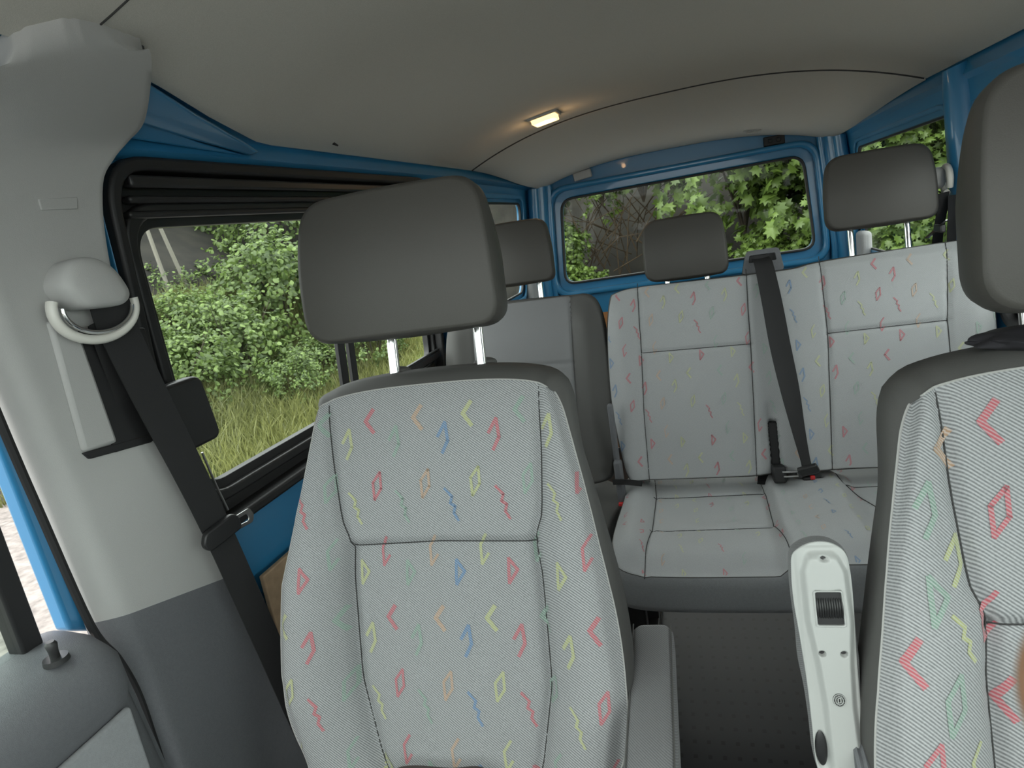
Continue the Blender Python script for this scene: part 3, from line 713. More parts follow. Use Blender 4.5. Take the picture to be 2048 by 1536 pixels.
def armrest_up(parent, org, rotz):
    """armrest folded up: its pale plastic underside faces forward. local z up, -y forward"""
    e = empty('armrest', org); e.parent = parent; e.rotation_euler = rotz
    L = .42
    out = smoothpts([(-.033, -.02), (-.0375, -.05), (-.038, -.10), (-.034, -.17), (-.031, -.24), (-.030, -.31), (-.029, -.37), (-.018, -.405), (0, -.415), (.02, -.41), (.032, -.37), (.031, -.30), (.031, -.24), (.032, -.17), (.034, -.10), (.0335, -.05), (.029, -.02), (.012, -.0045), (-.012, -.0045)], 6, True)
    holes = [((.002, -.028), .0052), ((-.0105, -.182), .0052), ((.0155, -.182), .0052), ((.0035, -.258), .0)]
    def Ff(u, v):
        # raised central spine with sloping flanks, thumb window recess, screw holes
        hw_ = float(np.interp(v, [-.41, -.27, -.20, -.13, -.05, -.02], [.014, .013, .016, .022, .021, .012]))
        cx_ = float(np.interp(v, [-.41, -.20, 0], [.008, .004, 0]))
        k = abs(u-cx_)-hw_; h = .010*(1-sst(0, .009, k))*(1-sst(-.030, -.014, v)); h += .003
        rim = min(.0375-abs(u), -v-.004); h -= .0025*(1-sst(0, .006, rim-.003))
        for (c_, r_) in holes:
            if r_: h -= .008*(1-sst(r_*.55, r_, math.hypot(u-c_[0], v-c_[1])))
        if abs(u-.0035) < .0165 and abs(v+.108) < .0285: h = min(h, .006)
        if math.hypot((u+.021)/.0085, (v+.345)/.032) < 1: h -= .010*(1-math.hypot((u+.021)/.0085, (v+.345)/.032)**4)
        return h
    pad('underside', out, Ff, [GREYW], e, nb=260, nr=110)
    shell('armrest_cloth', out, Ff, lambda u, v: .055, ARMF, e, nb=160, back_scale=.95, rows=((0, .0005, 0), (.06, .003, 0), (.3, .006, 0), (.6, .006, 0), (.9, 0, 0), (1, -.006, 0)))
    # thumb wheel in its window
    fr = roundpoly([(-.0125, -.135), (.0195, -.135), (.0185, -.081), (-.0125, -.081)], .003, 4)
    bm = plate(roundpoly([(-.0150, -.138), (.0220, -.138), (.0205, -.0785), (-.0150, -.0785)], .004, 4), [fr], lambda a, b2: (a, -.0145, b2), .006, (0, 1, 0)); bevel(bmobj('wheel_frame', bm, GREYW, e), .001, 2)
    bm = bmesh.new(); nseg = 64
    rows = []
    for i in range(33):
        x = -.0122+i/32*.0312; rr_ = .0262+(.0007 if i % 3 else -.0009)
        rows.append([(x, .0095-rr_*math.cos(a)*.95, -.108+rr_*1.03*math.sin(a)) for a in np.linspace(-1.5, 1.5, 24)])
    bmobj('thumb_wheel', grid(rows), BLKG, e, sharp=80)
    bm = bmesh.new(); box(bm, (.0035, -.0085, -.108), (.034, .004, .056)); bmobj('wheel_well', bm, BLK, e)
    # round badge
    bc = (.0045, -.2565)
    bm = bmesh.new()
    V = bmesh.ops.create_cone(bm, cap_ends=True, segments=40, radius1=.0095, radius2=.0092, depth=.0012)['verts']
    bmesh.ops.transform(bm, matrix=Matrix.Translation((bc[0], -Ff(*bc)-.0006, bc[1])) @ Matrix.Rotation(math.pi/2, 4, 'X') @ Matrix.Diagonal((.82, 1.15, 1, 1)), verts=V)
    bd = bmobj('badge', bm, BLKG, e)
    bm = bmesh.new(); yb = -Ff(*bc)-.0014
    for rx_, rz_, r_ in ((.0071, .0100, .00055), (.0045, .0064, .0006)):
        pts = [(bc[0]+rx_*math.cos(a), yb, bc[1]+rz_*math.sin(a)) for a in np.linspace(0, 2*math.pi, 33)]; tube(bm, pts, r_, 6, cap=False)
    for dx_, z0_, z1_ in ((-.0016, -.0042, .0030), (.0016, -.0030, .0042)):
        tube(bm, [(bc[0]+dx_, yb, bc[1]+z0_), (bc[0]+dx_, yb, bc[1]+z1_)], .0008, 6)
    tube(bm, [(bc[0]-.0016, yb, bc[1]-.0042), (bc[0]+.0016, yb, bc[1]-.0030)], .0007, 6); tube(bm, [(bc[0]-.0016, yb, bc[1]+.0030), (bc[0]+.0016, yb, bc[1]+.0042)], .0007, 6)
    for k in range(18):
        a = k/18*2*math.pi
        if abs(math.sin(a)) < .25: continue
        c1 = (bc[0]+.0052*math.cos(a), yb, bc[1]+.0074*math.sin(a)); c2 = (bc[0]+.0062*math.cos(a), yb, bc[1]+.0088*math.sin(a)); tube(bm, [c1, c2], .00035, 5)
    bmobj('badge_emblem', bm, GREYW, bd)
    for (c_, r_) in holes[:3]:
        bm = bmesh.new(); tube(bm, [(c_[0], -Ff(*c_)+.001, c_[1]), (c_[0], -Ff(*c_)-.001, c_[1])], .0040, 12); bmobj('screw_shade', bm, BLKG, e)  # black discs paint the shade inside the screw holes
    bm = bmesh.new(); V = bmesh.ops.create_uvsphere(bm, u_segments=24, v_segments=12, radius=1)['verts']; bmesh.ops.transform(bm, matrix=Matrix.Translation((-.021, .001, -.345)) @ Matrix.Diagonal((.0075, .003, .030, 1)), verts=V); bmobj('pivot_cap', bm, BLKG, e)
    return e
a0 = at(1638, 1080, Y=.72)
arm2 = armrest_up(ds, a0-Vector(ds.location), (math.radians(-14), 0, math.radians(0))); arm2.scale = (.83, .83, .66)
# round recliner wheel at the foot of the driver seat
bm = bmesh.new(); q = at(1735, 1575, Y=.66)
rows = []
for i in range(9):
    xx = -.013+i*.0032; rr_ = .052+(.003 if i % 2 else 0)-.0015*i*0
    rows.append([(xx, rr_*math.cos(a), rr_*math.sin(a)) for a in np.linspace(0, 2*math.pi, 49)])
bm.free(); bm = grid(rows); bmesh.ops.remove_doubles(bm, verts=bm.verts[:], dist=1e-6); bmesh.ops.holes_fill(bm, edges=bm.edges[:], sides=0)
kn = bmobj('recliner_wheel', bm, DTRIM, ds, sharp=30); kn.location = q-Vector(ds.location)
# ---------------------------------------------------------------- rear bench
BY, BZ = 2.15, zz(-.25)
bench = empty('bench_seat', (.245, BY, BZ), label='two-person grey bench seat behind the front seats, with centre belt', cat='bench seat')
bb = empty('backrest'); bb.parent = bench; bb.rotation_euler = (math.radians(-14), 0, 0)
SW = .245
out = [(-.30, .004), (0, .0), (.11, .012), (.44, .022), (.500, .012), (.520, -.06), (.522, -.3), (.510, -.55), (.47, -.60), (.12, -.598), (-.045, -.600), (-.105, -.603), (-.16, -.606), (-.46, -.602), (-.510, -.59), (-.530, -.50), (-.545, -.34), (-.540, -.16), (-.522, -.03), (-.50, -.004), (-.43, .006)]
out = smoothpts(out, 6, True)
bs = [[(-.432, .02), (-.436, -.1), (-.438, -.2), (-.448, -.4), (-.450, -.61)], [(-.105, .02), (-.110, -.1), (-.112, -.205), (-.120, -.4), (-.130, -.61)], [(.100, .03), (.103, -.2), (.092, -.4), (.080, -.60)], [(.430, .03), (.412, -.2), (.41, -.4), (.40, -.6)],
      [(-.438, -.202), (-.112, -.208)], [(.103, -.200), (.412, -.197)]]
def Fb(u, v):
    h = 0
    # left bolster, centre bolster, right bolster
    for c_, wd, am in ((-.50, .045, .022), (.43+.055, .05, .02)): h += am*math.exp(-((u-c_)/wd)**2)*sst(-.0, -.12, v)
    h += .022*math.exp(-((u+.0)/.07)**2)*sst(-.1, -.4, v)
    h -= .012*math.exp(-((u+.071)/.022)**2)*sst(-.36, -.43, v); h -= .035*(1-sst(.009, .015, abs(u+.071)))*sst(-.435, -.455, v)
    for i, s_ in enumerate(bs): h -= groove(u, v, s_, .006, .006)
    k = .015; h -= .012*sst(-.01, .02, v)
    return h
mo = motif_field(-.56, .54, -.6, 0, du=.092, dv=.088, ph=(.01, -.05), pre='b_', sc=.78, seed=4, drop=.12)
fb = pad('backrest_cloth', out, Fb, [FAB2], bb, nb=420, nr=80, motifs=mo, piping=(SIDEF, .0012)); fb['label'] = 'bluish grey cloth with faint coloured shapes'
for s_ in bs:
    bm = bmesh.new(); tube(bm, [(p[0], -Fb(*p)-.0018, p[1]) for p in resample(list(s_), 60, False)], .0011, 5); bmobj('seam', bm, GROOVE, fb)
shell('backrest_shell', out, Fb, lambda u, v: .09, SIDEF, bb, nb=300, back_scale=.985, rows=((0, 0, 0), (.1, .005, 0), (.4, .006, 0), (.8, .003, 0), (1, -.008, 0)))
headrest(bb, -.28, .208, .185, .125, -.03, .09, lean=math.radians(6), postlen=.055, postu=.062, big=.04)
headrest(bb, .272, .303, .205, .143, .0, .09, lean=math.radians(4), postlen=.10, postu=.075, big=.04)
# belt outlet on top of the backrest
bg_ = empty('belt_outlet', (-.055, .035, .03)); bg_.parent = bb
bm = plate(roundpoly([(-.062, -.025), (.060, -.025), (.050, .045), (-.044, .045)], .012, 5), [roundpoly([(-.040, .008), (.040, .008), (.038, .030), (-.036, .030)], .004, 3)], lambda a, b_: (a, -.012, b_), .07, (0, 1, 0)); bevel(bmobj('outlet_cover', bm, DTRIM, bg_), .006, 3)
bm = bmesh.new(); box(bm, (0, .03, .018), (.085, .06, .03)); bmobj('outlet_slot', bm, BLK, bg_)
# cushion
cc = empty('cushion', (0, 0, zz(-.885)-BZ)); cc.parent = bench
# bench local: x - .245 ; y - 2.15
cu = [(-.525, -.03), (-.527, -.20), (-.535, -.38), (-.525, -.54), (-.49, -.585), (-.35, -.60), (-.10, -.60), (.15, -.60), (.48, -.59), (.525, -.55), (.53, -.3), (.52, -.03), (.3, -.015), (0, -.01), (-.3, -.015)]
cu = smoothpts(cu, 8, True)
cs = [[(-.447, -.0), (-.432, -.17), (-.432, -.40), (-.446, -.60)], [(-.118, -.10), (-.112, -.20), (-.112, -.40), (-.085, -.60)], [(.09, -.0), (.10, -.13), (.16, -.28), (.19, -.4), (.2, -.6)], [(-.44, -.175), (-.115, -.17)], [(-.44, -.405), (-.115, -.40)], [(.11, -.15), (.5, -.15)], [(.42, -.1), (.42, -.6)]]
def Fs(u, v):
    h = .012*math.exp(-((v+.49)/.09)**2)
    h += .030*math.exp(-((u+.49)/.045)**2)*sst(-.60, -.5, v)
    h += .030*sst(-.125, -.085, u)*(1-sst(.08, .14, u))*sst(-.04, -.10, v)
    h -= .030*sst(-.50, -.60, v)**2
    for s_ in cs: h -= groove(u, v, s_, .007, .006)
    if abs(u-.02) < .035 and abs(v+.125) < .022: h -= .03
    return h
mo = motif_field(-.55, .52, -.6, 0, du=.10, dv=.07, ph=(.02, -.03), pre='b_', sc=.6, seed=9, drop=.25)
fs = pad('cushion_cloth', cu, Fs, [FAB2], cc, nb=260, nr=80, orient='H', motifs=mo, piping=(SIDEF, .0012)); fs['label'] = 'grey cushion cloth with faint coloured shapes'
for s_ in cs:
    bm = bmesh.new(); tube(bm, [(p[0], p[1], Fs(*p)+.0022) for p in resample(list(s_), 60, False)], .0011, 5); bmobj('seam', bm, GROOVE, fs)
shell('cushion_apron', cu, Fs, lambda u, v: .135, MTRIM, cc, nb=260, orient='H', back_scale=.985, rows=((0, 0, 0), (.05, .004, 0), (.3, .005, 0), (.8, .004, 0), (.95, 0, 0), (1, -.012, 0)))
for xx in (-.50, .38):
    bm = bmesh.new()
    for yy in (-.42, -.10): box(bm, (xx, yy, -.93), (.05, .05, .36))
    box(bm, (xx, -.26, -1.11), (.06, .50, .03))
    bevel(bmobj('leg_frame', bm, BLKG, bench), .006)
# dark hinge bracket in the backrest notch
bm = bmesh.new(); box(bm, (-.071, .020, -.535), (.030, .012, .175)); box(bm, (-.069, .075, -.53), (.05, .03, .26)); box(bm, (-.069, -.02, -.60), (.035, .07, .05)); bevel(bmobj('hinge_cover', bm, BLK, bb), .006)
bm = bmesh.new(); box(bm, (-.064, .045, -.56), (.012, .02, .14)); bevel(bmobj('hinge_bar', bm, MTRIM, bb), .003)
# cushion strap and side bracket with red buckle
bmobj('strap', ribbon([(-.085, -.02, zz(-.845)-BZ), (-.100, -.07, zz(-.850)-BZ), (-.112, -.13, zz(-.875)-BZ)], [(1, 0, 0)]*3, .036, .002), BELT, bench)
bk = empty('side_buckle', at(1240, 962, Y=1.98)-bench.location); bk.parent = bench
bm = bmesh.new(); box(bm, (0.0, 0, -.01), (.026, .03, .16)); box(bm, (-.004, .02, .14), (.018, .025, .22)); bevel(bmobj('buckle_stalk', bm, DTRIM, bk), .008, 3)
bm = bmesh.new(); box(bm, (.0, -.012, -.08), (.022, .022, .03)); bevel(bmobj('release_button', bm, RED, bk), .004)
bmobj('buckle_strap', ribbon([(-.02, -.02, .006), (.02, -.03, .008), (.07, -.02, -.004)], [(0, 0, 1)]*3, .018, .003), BELT, bk)
# ---------------------------------------------------------------- single seat (left of the bench)
single = empty('single_seat', (-.585, BY, BZ), label='single plain grey seat by the sliding door, behind the passenger seat', cat='seat')
sb = empty('backrest'); sb.parent = single; sb.rotation_euler = (math.radians(-14), 0, 0)
out = smoothpts([(0, .012), (.18, .006), (.235, .002), (.268, -.04), (.282, -.15), (.285, -.35), (.27, -.55), (.22, -.60), (0, -.61), (-.22, -.60), (-.262, -.55), (-.275, -.35), (-.265, -.15), (-.238, -.03), (-.19, .012)], 6, True)
ins = [(-.162, .006), (.182, .006), (.172, -.21), (.165, -.60), (-.155, -.60), (-.165, -.21)]
sl = [[(-.156, .01), (-.165, -.2), (-.16, -.6)], [(.180, .01), (.174, -.21), (.165, -.6)], [(-.165, -.20), (.174, -.212)]]
def Fg(u, v):
    h = .02*math.exp(-((abs(u)-.225)/.04)**2)*sst(0, -.1, v)
    for s_ in sl: h -= groove(u, v, s_, .006, .005)
    return h
g1 = pad('backrest_sides', out, Fg, [SIDEF], sb, nb=200, nr=50); shell('backrest_shell', out, Fg, lambda u, v: .09, SIDEF, sb, nb=160, back_scale=.97)
g2 = pad('backrest_cloth', roundpoly(ins, .004, 2), lambda u, v: Fg(u, v)+.002, [FAB3], sb, nb=200, nr=50); g2['label'] = 'plain mid grey cloth panel'
headrest(sb, .0, .272, .20, .128, -.015, .09, lean=math.radians(5), postlen=.07, postu=.07, big=.035)
cu = smoothpts([(-.25, -.02), (-.26, -.3), (-.25, -.52), (-.2, -.57), (.2, -.57), (.26, -.52), (.27, -.3), (.26, -.02)], 6, True)
ec = empty('cushion', (0, 0, zz(-.90)-BZ)); ec.parent = single
pad('cushion_cloth', cu, lambda u, v: .02*math.exp(-((abs(u)-.2)/.04)**2), [SIDEF], ec, nb=120, nr=20, orient='H'); shell('cushion_apron', cu, lambda u, v: 0, lambda u, v: .12, SIDEF, ec, nb=120, orient='H')
bm = bmesh.new(); box(bm, (0, -.3, -.82), (.34, .40, .34)); bevel(bmobj('pedestal', bm, BLKG, single), .01)
bm = bmesh.new(); box(bm, (.31, .02, -.30), (.03, .05, .30)); box(bm, (.315, .05, -.48), (.035, .10, .22)); bevel(bmobj('hinge_cover', bm, BLKG, single), .012, 3)
# ---------------------------------------------------------------- seat belts
def child(e, o):
    o.parent = e; o.matrix_parent_inverse = Matrix.Translation(e.location).inverted(); return o
# front passenger belt
fbt = empty('seat_belt', (-.86, .85, zz(-.02)), label='black front passenger seat belt hanging from a pale loop cover', cat='seat belt')
def offs(px, py, dx_): q = hit_left(px, py, inset=0); s = (q.x+dx_)/q.x; return Vector((q.x*s, q.y*s, (q.z-ZC)*s+ZC))
A = [offs(218, 600, .045), offs(238, 660, .045), offs(300, 790, .05), offs(372, 930, .055), offs(437, 1065, .06), offs(520, 1250, .085), offs(600, 1430, .11), offs(665, 1570, .13)]
child(fbt, bmobj('webbing', ribbon([tuple(a) for a in A], [(.25, 1, .15)]*len(A), [.060, .060, .058, .056, .053, .052, .052, .052], .002), BELT))
B = [offs(200, 640, .035), offs(235, 740, .026), offs(285, 880, .022)]
child(fbt, bmobj('rear_webbing', ribbon([tuple(a) for a in B], [(.0, 1, .1)]*3, .045, .002), BELT))
# metal loop
pc = offs(186, 612, .040); Ax = Vector((.1, 1, -.10)).normalized(); Up = Vector((0, .2, 1)).normalized()
bm = bmesh.new(); pts = []
for a in np.linspace(math.pi*.93, 2.07*math.pi, 30): pts.append(pc+Ax*math.cos(a)*.0630+Up*(math.sin(a)*.046-.002)+Vector((.004, 0, 0)))
tube(bm, pts, .0085, 12, squash=.8); child(fbt, bmobj('belt_loop', bm, WHITEP, sharp=80))
bm = bmesh.new(); pts = [pc+Ax*math.cos(a)*.053+Up*(math.sin(a)*.036-.002)+Vector((.010, 0, 0)) for a in np.linspace(math.pi, 2*math.pi, 30)]
tube(bm, pts, .0035, 10); child(fbt, bmobj('loop_wire', bm, CHROME, sharp=80))
# cover cap (rounded trapezoid)
oc = [(-.045, .018), (-.030, .040), (.0, .047), (.030, .036), (.052, .008), (.055, -.008), (.042, -.018), (.012, -.020), (-.018, -.018), (-.040, .0)]
oc = smoothpts([(a*.98, b_*1.05) for a, b_ in oc], 5, True); pk = offs(190, 585, .06)
bm = bmesh.new(); rings = []
for t, dd in ((1.0, -.035), (1.02, -.012), (1.0, -.003), (.92, .004), (.7, .008), (.35, .010)):
    rings.append([bm.verts.new(pk+Ax*p[0]*t+Up*p[1]*t+Vector((dd, 0, 0))) for p in oc])
for i in range(len(rings)-1):
    for k in range(len(oc)): bm.faces.new((rings[i][k], rings[i][(k+1) % len(oc)], rings[i+1][(k+1) % len(oc)], rings[i+1][k]))
bm.faces.new(rings[-1]); bm.faces.new(rings[0][::-1]); child(fbt, bmobj('loop_cover', bm, LTRIM, sharp=80))
# tongue
tq = A[4].copy(); ta = (A[4]-A[3]).normalized(); tw = Vector((.25, 1, .15)); tw = (tw-ta*tw.dot(ta)).normalized(); tn = tw.cross(ta)
if tn.x < 0: tn = -tn
def TP(a, b_, c=0): return tq+tw*a+ta*b_+tn*(c+.004)
o8 = roundpoly([(-.042, -.004), (-.030, -.022), (.030, -.020), (.038, -.010), (.036, .014), (.0, .014), (-.036, .012)], .008, 4)
bm = prism(o8, lambda a, b_: TP(a, b_, 0), lambda a, b_: TP(a, b_, .012)); tg_ = child(fbt, bevel(bmobj('tongue_grip', bm, BLKG), .003))
plo = roundpoly([(.020, -.012), (.066, -.006), (.070, .010), (.062, .022), (.020, .014)], .005, 3); pli = roundpoly([(.030, -.004), (.056, .0), (.058, .008), (.054, .014), (.030, .008)], .003, 3)
bm = plate(plo, [pli], lambda a, b_: TP(a, b_, .004), .0025, tn); child(fbt, bevel(bmobj('tongue_plate', bm, STEEL), .0008, 2))
# dark grab box on the sliding door frame
gb = [hit_left(*p, inset=.0) for p in ((345, 768), (388, 768), (432, 878), (430, 892), (372, 890))]
gbo = bmesh.new(); c_ = sum(gb, Vector())/5
q0 = hit_left(385, 828, inset=.03)
bm = prism(roundpoly([(-.052, -.058), (.045, -.058), (.045, .062), (-.045, .062)], .02, 5), lambda a, b_: (q0.x-.02, q0.y+a+b_*-.12, q0.z+b_), lambda a, b_: (q0.x+.005, q0.y+a+b_*-.12, q0.z+b_)); gbo.free()
o = bevel(bmobj('door_latch_cover', bm, BLKG), .006, 3); tag(o, 'black rounded latch cover at the front edge of the sliding window', 'cover')
bm = bmesh.new(); tube(bm, [hit_left(404, 905, .018), hit_left(432, 970, .018), hit_left(456, 1020, .018)], .0022, 8)
tag(bmobj('latch_rod', bm, STEEL), 'thin metal rod behind the front seat belt', 'rod')
# centre belt on the bench
cbt = empty('seat_belt', (.19, 2.1, zz(-.2)), label='black centre belt falling diagonally across the bench backrest', cat='seat belt')
def benchpt(px, py, out_=.02):   # a point that stands out_ in front of the backrest face
    r = ray(px, py); ln = math.radians(14); N = np.array([0, math.cos(ln), -math.sin(ln)]); P = np.array([0, BY, BZ-ZC])-N*out_
    q = r*(P @ N)/(r @ N); return Vector((q[0], q[1], q[2]+ZC))
A = [benchpt(1520, 516, -.02), benchpt(1527, 528, .012), benchpt(1543, 600, .03), benchpt(1560, 690, .045), benchpt(1580, 780, .055), benchpt(1597, 860, .055), benchpt(1612, 925, .06), benchpt(1617, 945, .07)]
child(cbt, bmobj('webbing', ribbon([tuple(a) for a in A], [(1, 0, 0), (1, 0, 0), (1, 0, 0), (1, .1, 0), (1, .35, 0), (.9, .7, 0), (.8, .8, 0), (1, .3, 0)], [.050, .052, .056, .058, .056, .048, .038, .03], .0018, curl=.003), BELT))
q = benchpt(1617, 940, .075)
bm = bmesh.new(); box(bm, q+Vector((0, 0, 0)), (.055, .014, .035), Matrix.Rotation(.5, 3, 'X') @ Matrix.Rotation(-.35, 3, 'Y')); child(cbt, bevel(bmobj('tongue_grip', bm, BLKG), .005))
bm = bmesh.new(); tube(bm, [q+Vector((-.07, .0, -.002)), q+Vector((-.03, 0, -.004)), q+Vector((-.03, -.012, -.012)), q+Vector((-.068, -.012, -.012))], .0025, 8); child(cbt, bmobj('tongue_plate', bm, STEEL))
bkc = empty('belt_buckle', at(1620, 960, Z=zz(-.86)), label='black buckle with red button sunk in the bench cushion', cat='buckle'); bq = bkc.location
bm = bmesh.new(); box(bm, bq+Vector((0, 0, -.008)), (.072, .045, .012)); child(bkc, bevel(bmobj('buckle_well', bm, BLK), .004))
bm = bmesh.new(); box(bm, bq+Vector((-.005, 0, .004)), (.03, .03, .02)); child(bkc, bevel(bmobj('buckle_body', bm, BLKG), .004))
bm = bmesh.new(); box(bm, bq+Vector((.006, -.010, .012)), (.014, .012, .012)); child(bkc, bevel(bmobj('release_button', bm, RED), .003))
# right rear belt hanging on the pillar
rq = at(1897, 362, X=.70); rbt = empty('seat_belt', rq, label='black seat belt hanging from a white loop on the right rear pillar', cat='seat belt')
bm = bmesh.new(); pts = [rq+Vector((-.005, -math.cos(a)*.030, math.sin(a)*.036+.005)) for a in np.linspace(-.6, math.pi+1.6, 24)]; tube(bm, pts, .009, 10); child(rbt, bmobj('belt_loop', bm, WHITEP))
bm = bmesh.new(); box(bm, rq+Vector((-.035, .02, .012)), (.06, .05, .06)); child(rbt, bevel(bmobj('loop_cover', bm, LTRIM), .016, 4))
def rp(px, py, X): return tuple(at(px, py, X=X))
child(rbt, bmobj('webbing', ribbon([rp(1888, 385, .68), rp(1884, 420, .68), rp(1876, 470, .68), rp(1870, 540, .68)], [(1, .25, 0)]*4, .030, .002), BELT))
child(rbt, bmobj('rear_webbing', ribbon([rp(1905, 390, .70), rp(1905, 430, .70), rp(1903, 480, .70), rp(1902, 560, .70)], [(1, .25, 0)]*4, .026, .002), BELT))
bm = bmesh.new(); a_, b_ = Vector(rp(1855, 475, .66)), Vector(rp(1893, 440, .66)); tube(bm, [a_, a_*.5+b_*.5, b_], [.008, .006, .003], 8, squash=.4); child(rbt, bmobj('tongue_plate', bm, STEEL))
bm = bmesh.new(); m_ = a_*.35+b_*.65; box(bm, m_+Vector((0, 0, -.005)), (.014, .06, .022)); child(rbt, bevel(bmobj('tongue_grip', bm, BLKG), .004))
# ---------------------------------------------------------------- lamp and small fittings on the roof
lq = hit_ceil(1088, 232); lamp = empty('ceiling_lamp', lq, label='small lit rectangular lamp in the headliner', cat='lamp')
slope = math.atan2(crown(lq.x+.02)-crown(lq.x-.02), .04)
lamp.rotation_euler = (0, -slope, math.radians(0))
def sub(e, o): o.parent = e; return o
bm = plate(roundpoly([(-.052, -.055), (.052, -.055), (.052, .055), (-.052, .055)], .008, 4), [roundpoly([(-.044, -.045), (.044, -.045), (.044, .045), (-.044, .045)], .005, 3)], lambda a, b_: (a, b_, -.008), .012, (0, 0, 1)); sub(lamp, bevel(bmobj('lamp_frame', bm, GREYW), .002))
EM = bpy.data.materials.new('warm_lamp_lens'); EM.use_nodes = True; b = EM.node_tree.nodes['Principled BSDF']; b.inputs['Base Color'].default_value = (.9, .75, .5, 1); b.inputs['Emission Color'].default_value = (1, .62, .25, 1); b.inputs['Emission Strength'].default_value = .5
EM2 = bpy.data.materials.new('hot_bulb'); EM2.use_nodes = True; b = EM2.node_tree.nodes['Principled BSDF']; b.inputs['Emission Color'].default_value = (1, .85, .55, 1); b.inputs['Emission Strength'].default_value = 2.5
bm = bmesh.new(); box(bm, (0, 0, -.012), (.084, .085, .020)); sub(lamp, bevel(bmobj('lens', bm, EM), .003))
bm = bmesh.new(); box(bm, (-.0, -.003, -.0222), (.050, .034, .004)); sub(lamp, bevel(bmobj('bulb', bm, EM2), .0014))
pl_d = bpy.data.lights.new('lamp_light', 'POINT'); pl_d.energy = .08; pl_d.color = (1, .62, .3); pl_d.shadow_soft_size = .015; pl_o = bpy.data.objects.new('lamp_light', pl_d); COL.objects.link(pl_o); pl_o.parent = lamp; pl_o.location = (0, 0, -.045)
hk = hit_ceil(1507, 258); o = empty('coat_hook', hk, label='small pale hook in the headliner above the rear window', cat='hook')
bm = bmesh.new(); tube(bm, [(-.035, 0, 0), (-.03, -.008, -.016), (.028, -.008, -.016), (.035, 0, 0)], .006, 10); sub(o, bmobj('hook', bm, LTRIM))
bm = bmesh.new(); box(bm, (0, .0, -.002), (.09, .05, .008)); sub(o, bevel(bmobj('base_plate', bm, LTRIM), .003))
q = at(1548, 281, Y=3.82); bm = bmesh.new(); box(bm, q, (.10, .03, .045)); box(bm, q+Vector((-.02, -.018, 0)), (.02, .012, .02)); box(bm, q+Vector((.02, -.018, 0)), (.02, .012, .02)); tag(bevel(bmobj('latch_socket', bm, BLK), .004), 'black latch socket in the blue frame above the rear window', 'latch')
q = at(1165, 350, Y=3.815); bm = bmesh.new(); box(bm, q, (.10, .03, .045), Matrix.Rotation(-.12, 3, 'Y')); tag(bevel(bmobj('bump_stop', bm, LTRIM), .006), 'small pale grey cap in the blue frame above the rear window left corner', 'cap')
q = hit_ceil(1266, 246); bm = bmesh.new(); box(bm, q+Vector((0, 0, .0)), (.03, .012, .004)); tag(bevel(bmobj('clip_hole', bm, GROOVE), .001), 'tiny dark clip slot in the rear headliner', 'clip')
for i, (px, py) in enumerate(((666, 285),)):
    q = hit_ceil(px, py); bm = bmesh.new(); tube(bm, [q, q+Vector((.006, .01, -.006))], [.004, .002], 8); tag(bmobj('headliner_clip', bm, BLK), 'small dark clip at the headliner edge above the sliding door', 'clip')
for (px, py, Y_) in ((1100, 371, 3.75), (1678, 268, 3.75)):
    pass
# dark strap on the passenger cushion
bm = bmesh.new(); SP = [at(px, py, Y=.80) for px, py in ((735, 1580), (770, 1556), (815, 1540), (900, 1545), (960, 1543), (1005, 1575))]
rows = tube(bm, [Vector(p) for p in smoothpts([tuple(s_) for s_ in SP], 6)], .008, 10, squash=.6); tag(bmobj('bag_strap', bm, mat('brown_leather', (.06, .045, .042), .5)), 'dark brown strap lying at the foot of the passenger backrest', 'strap')
# driver side cap on the backrest: dark fold of a jacket by the headrest post
q = at(2010, 683, Y=.80); bm = bmesh.new(); pts = []
V = bmesh.ops.create_icosphere(bm, subdivisions=4, radius=1)['verts']
for v in V:
    n_ = noise.noise(v.co*2.2)*.25; v.co = Vector((v.co.x*.062*(1+n_), v.co.y*.030*(1+n_), v.co.z*.012*(1+n_*.6)))
bmesh.ops.translate(bm, vec=q+Vector((.035, .01, 0)), verts=V); tag(bmobj('black_cap', bm, mat('black_cloth', (.016, .015, .019), .85)), 'black cloth lying on top of the driver backrest by the headrest post', 'cloth')
# ---------------------------------------------------------------- photographer's fingertip by the lens
SKIN = mat('skin', (.22, .115, .065), .5, noise_amt=.06, noise_scale=120); SKIN.node_tree.nodes['Principled BSDF'].inputs['Subsurface Weight'].default_value = .15; SKIN.node_tree.nodes['Principled BSDF'].inputs['Subsurface Radius'].default_value = (.01, .004, .002)
def cp(px, py, d): q = ray(px, py); q = q/F*d; return Vector((q[0], q[1], q[2]+ZC))
def skinned(name, chains, m, root=0):
    bm = bmesh.new(); L = bm.verts.layers.skin.verify(); made = {}
    for ch in chains:
        prev = None
        for key, co, r_ in ch:
            if key in made: v = made[key]
            else:
                v = bm.verts.new(co); made[key] = v; v[L].radius = (r_, r_); v[L].use_root = (len(made) == 1)
            if prev is not None and prev != v: bm.edges.new((prev, v))
            prev = v
    [setattr(v[L], 'radius', (v[L].radius[0]*1.25, v[L].radius[1]*1.25)) for v in bm.verts]; me = bpy.data.meshes.new(name); bm.to_mesh(me); bm.free(); me.materials.append(m); o = bpy.data.objects.new(name, me); COL.objects.link(o)
    md = o.modifiers.new('skin', 'SKIN'); md.use_smooth_shade = True; md2 = o.modifiers.new('sub', 'SUBSURF'); md2.levels = 2; md2.render_levels = 3; return o
D = .075
idx = [('i0', cp(2142, 1400, D-.003), .0090), ('i1', cp(2230, 1415, D-.003), .0098), ('i2', cp(2420, 1360, D), .0100), ('i3', cp(2640, 1500, D+.006), .0105), ('i4', cp(2900, 1640, D+.010), .0120)]
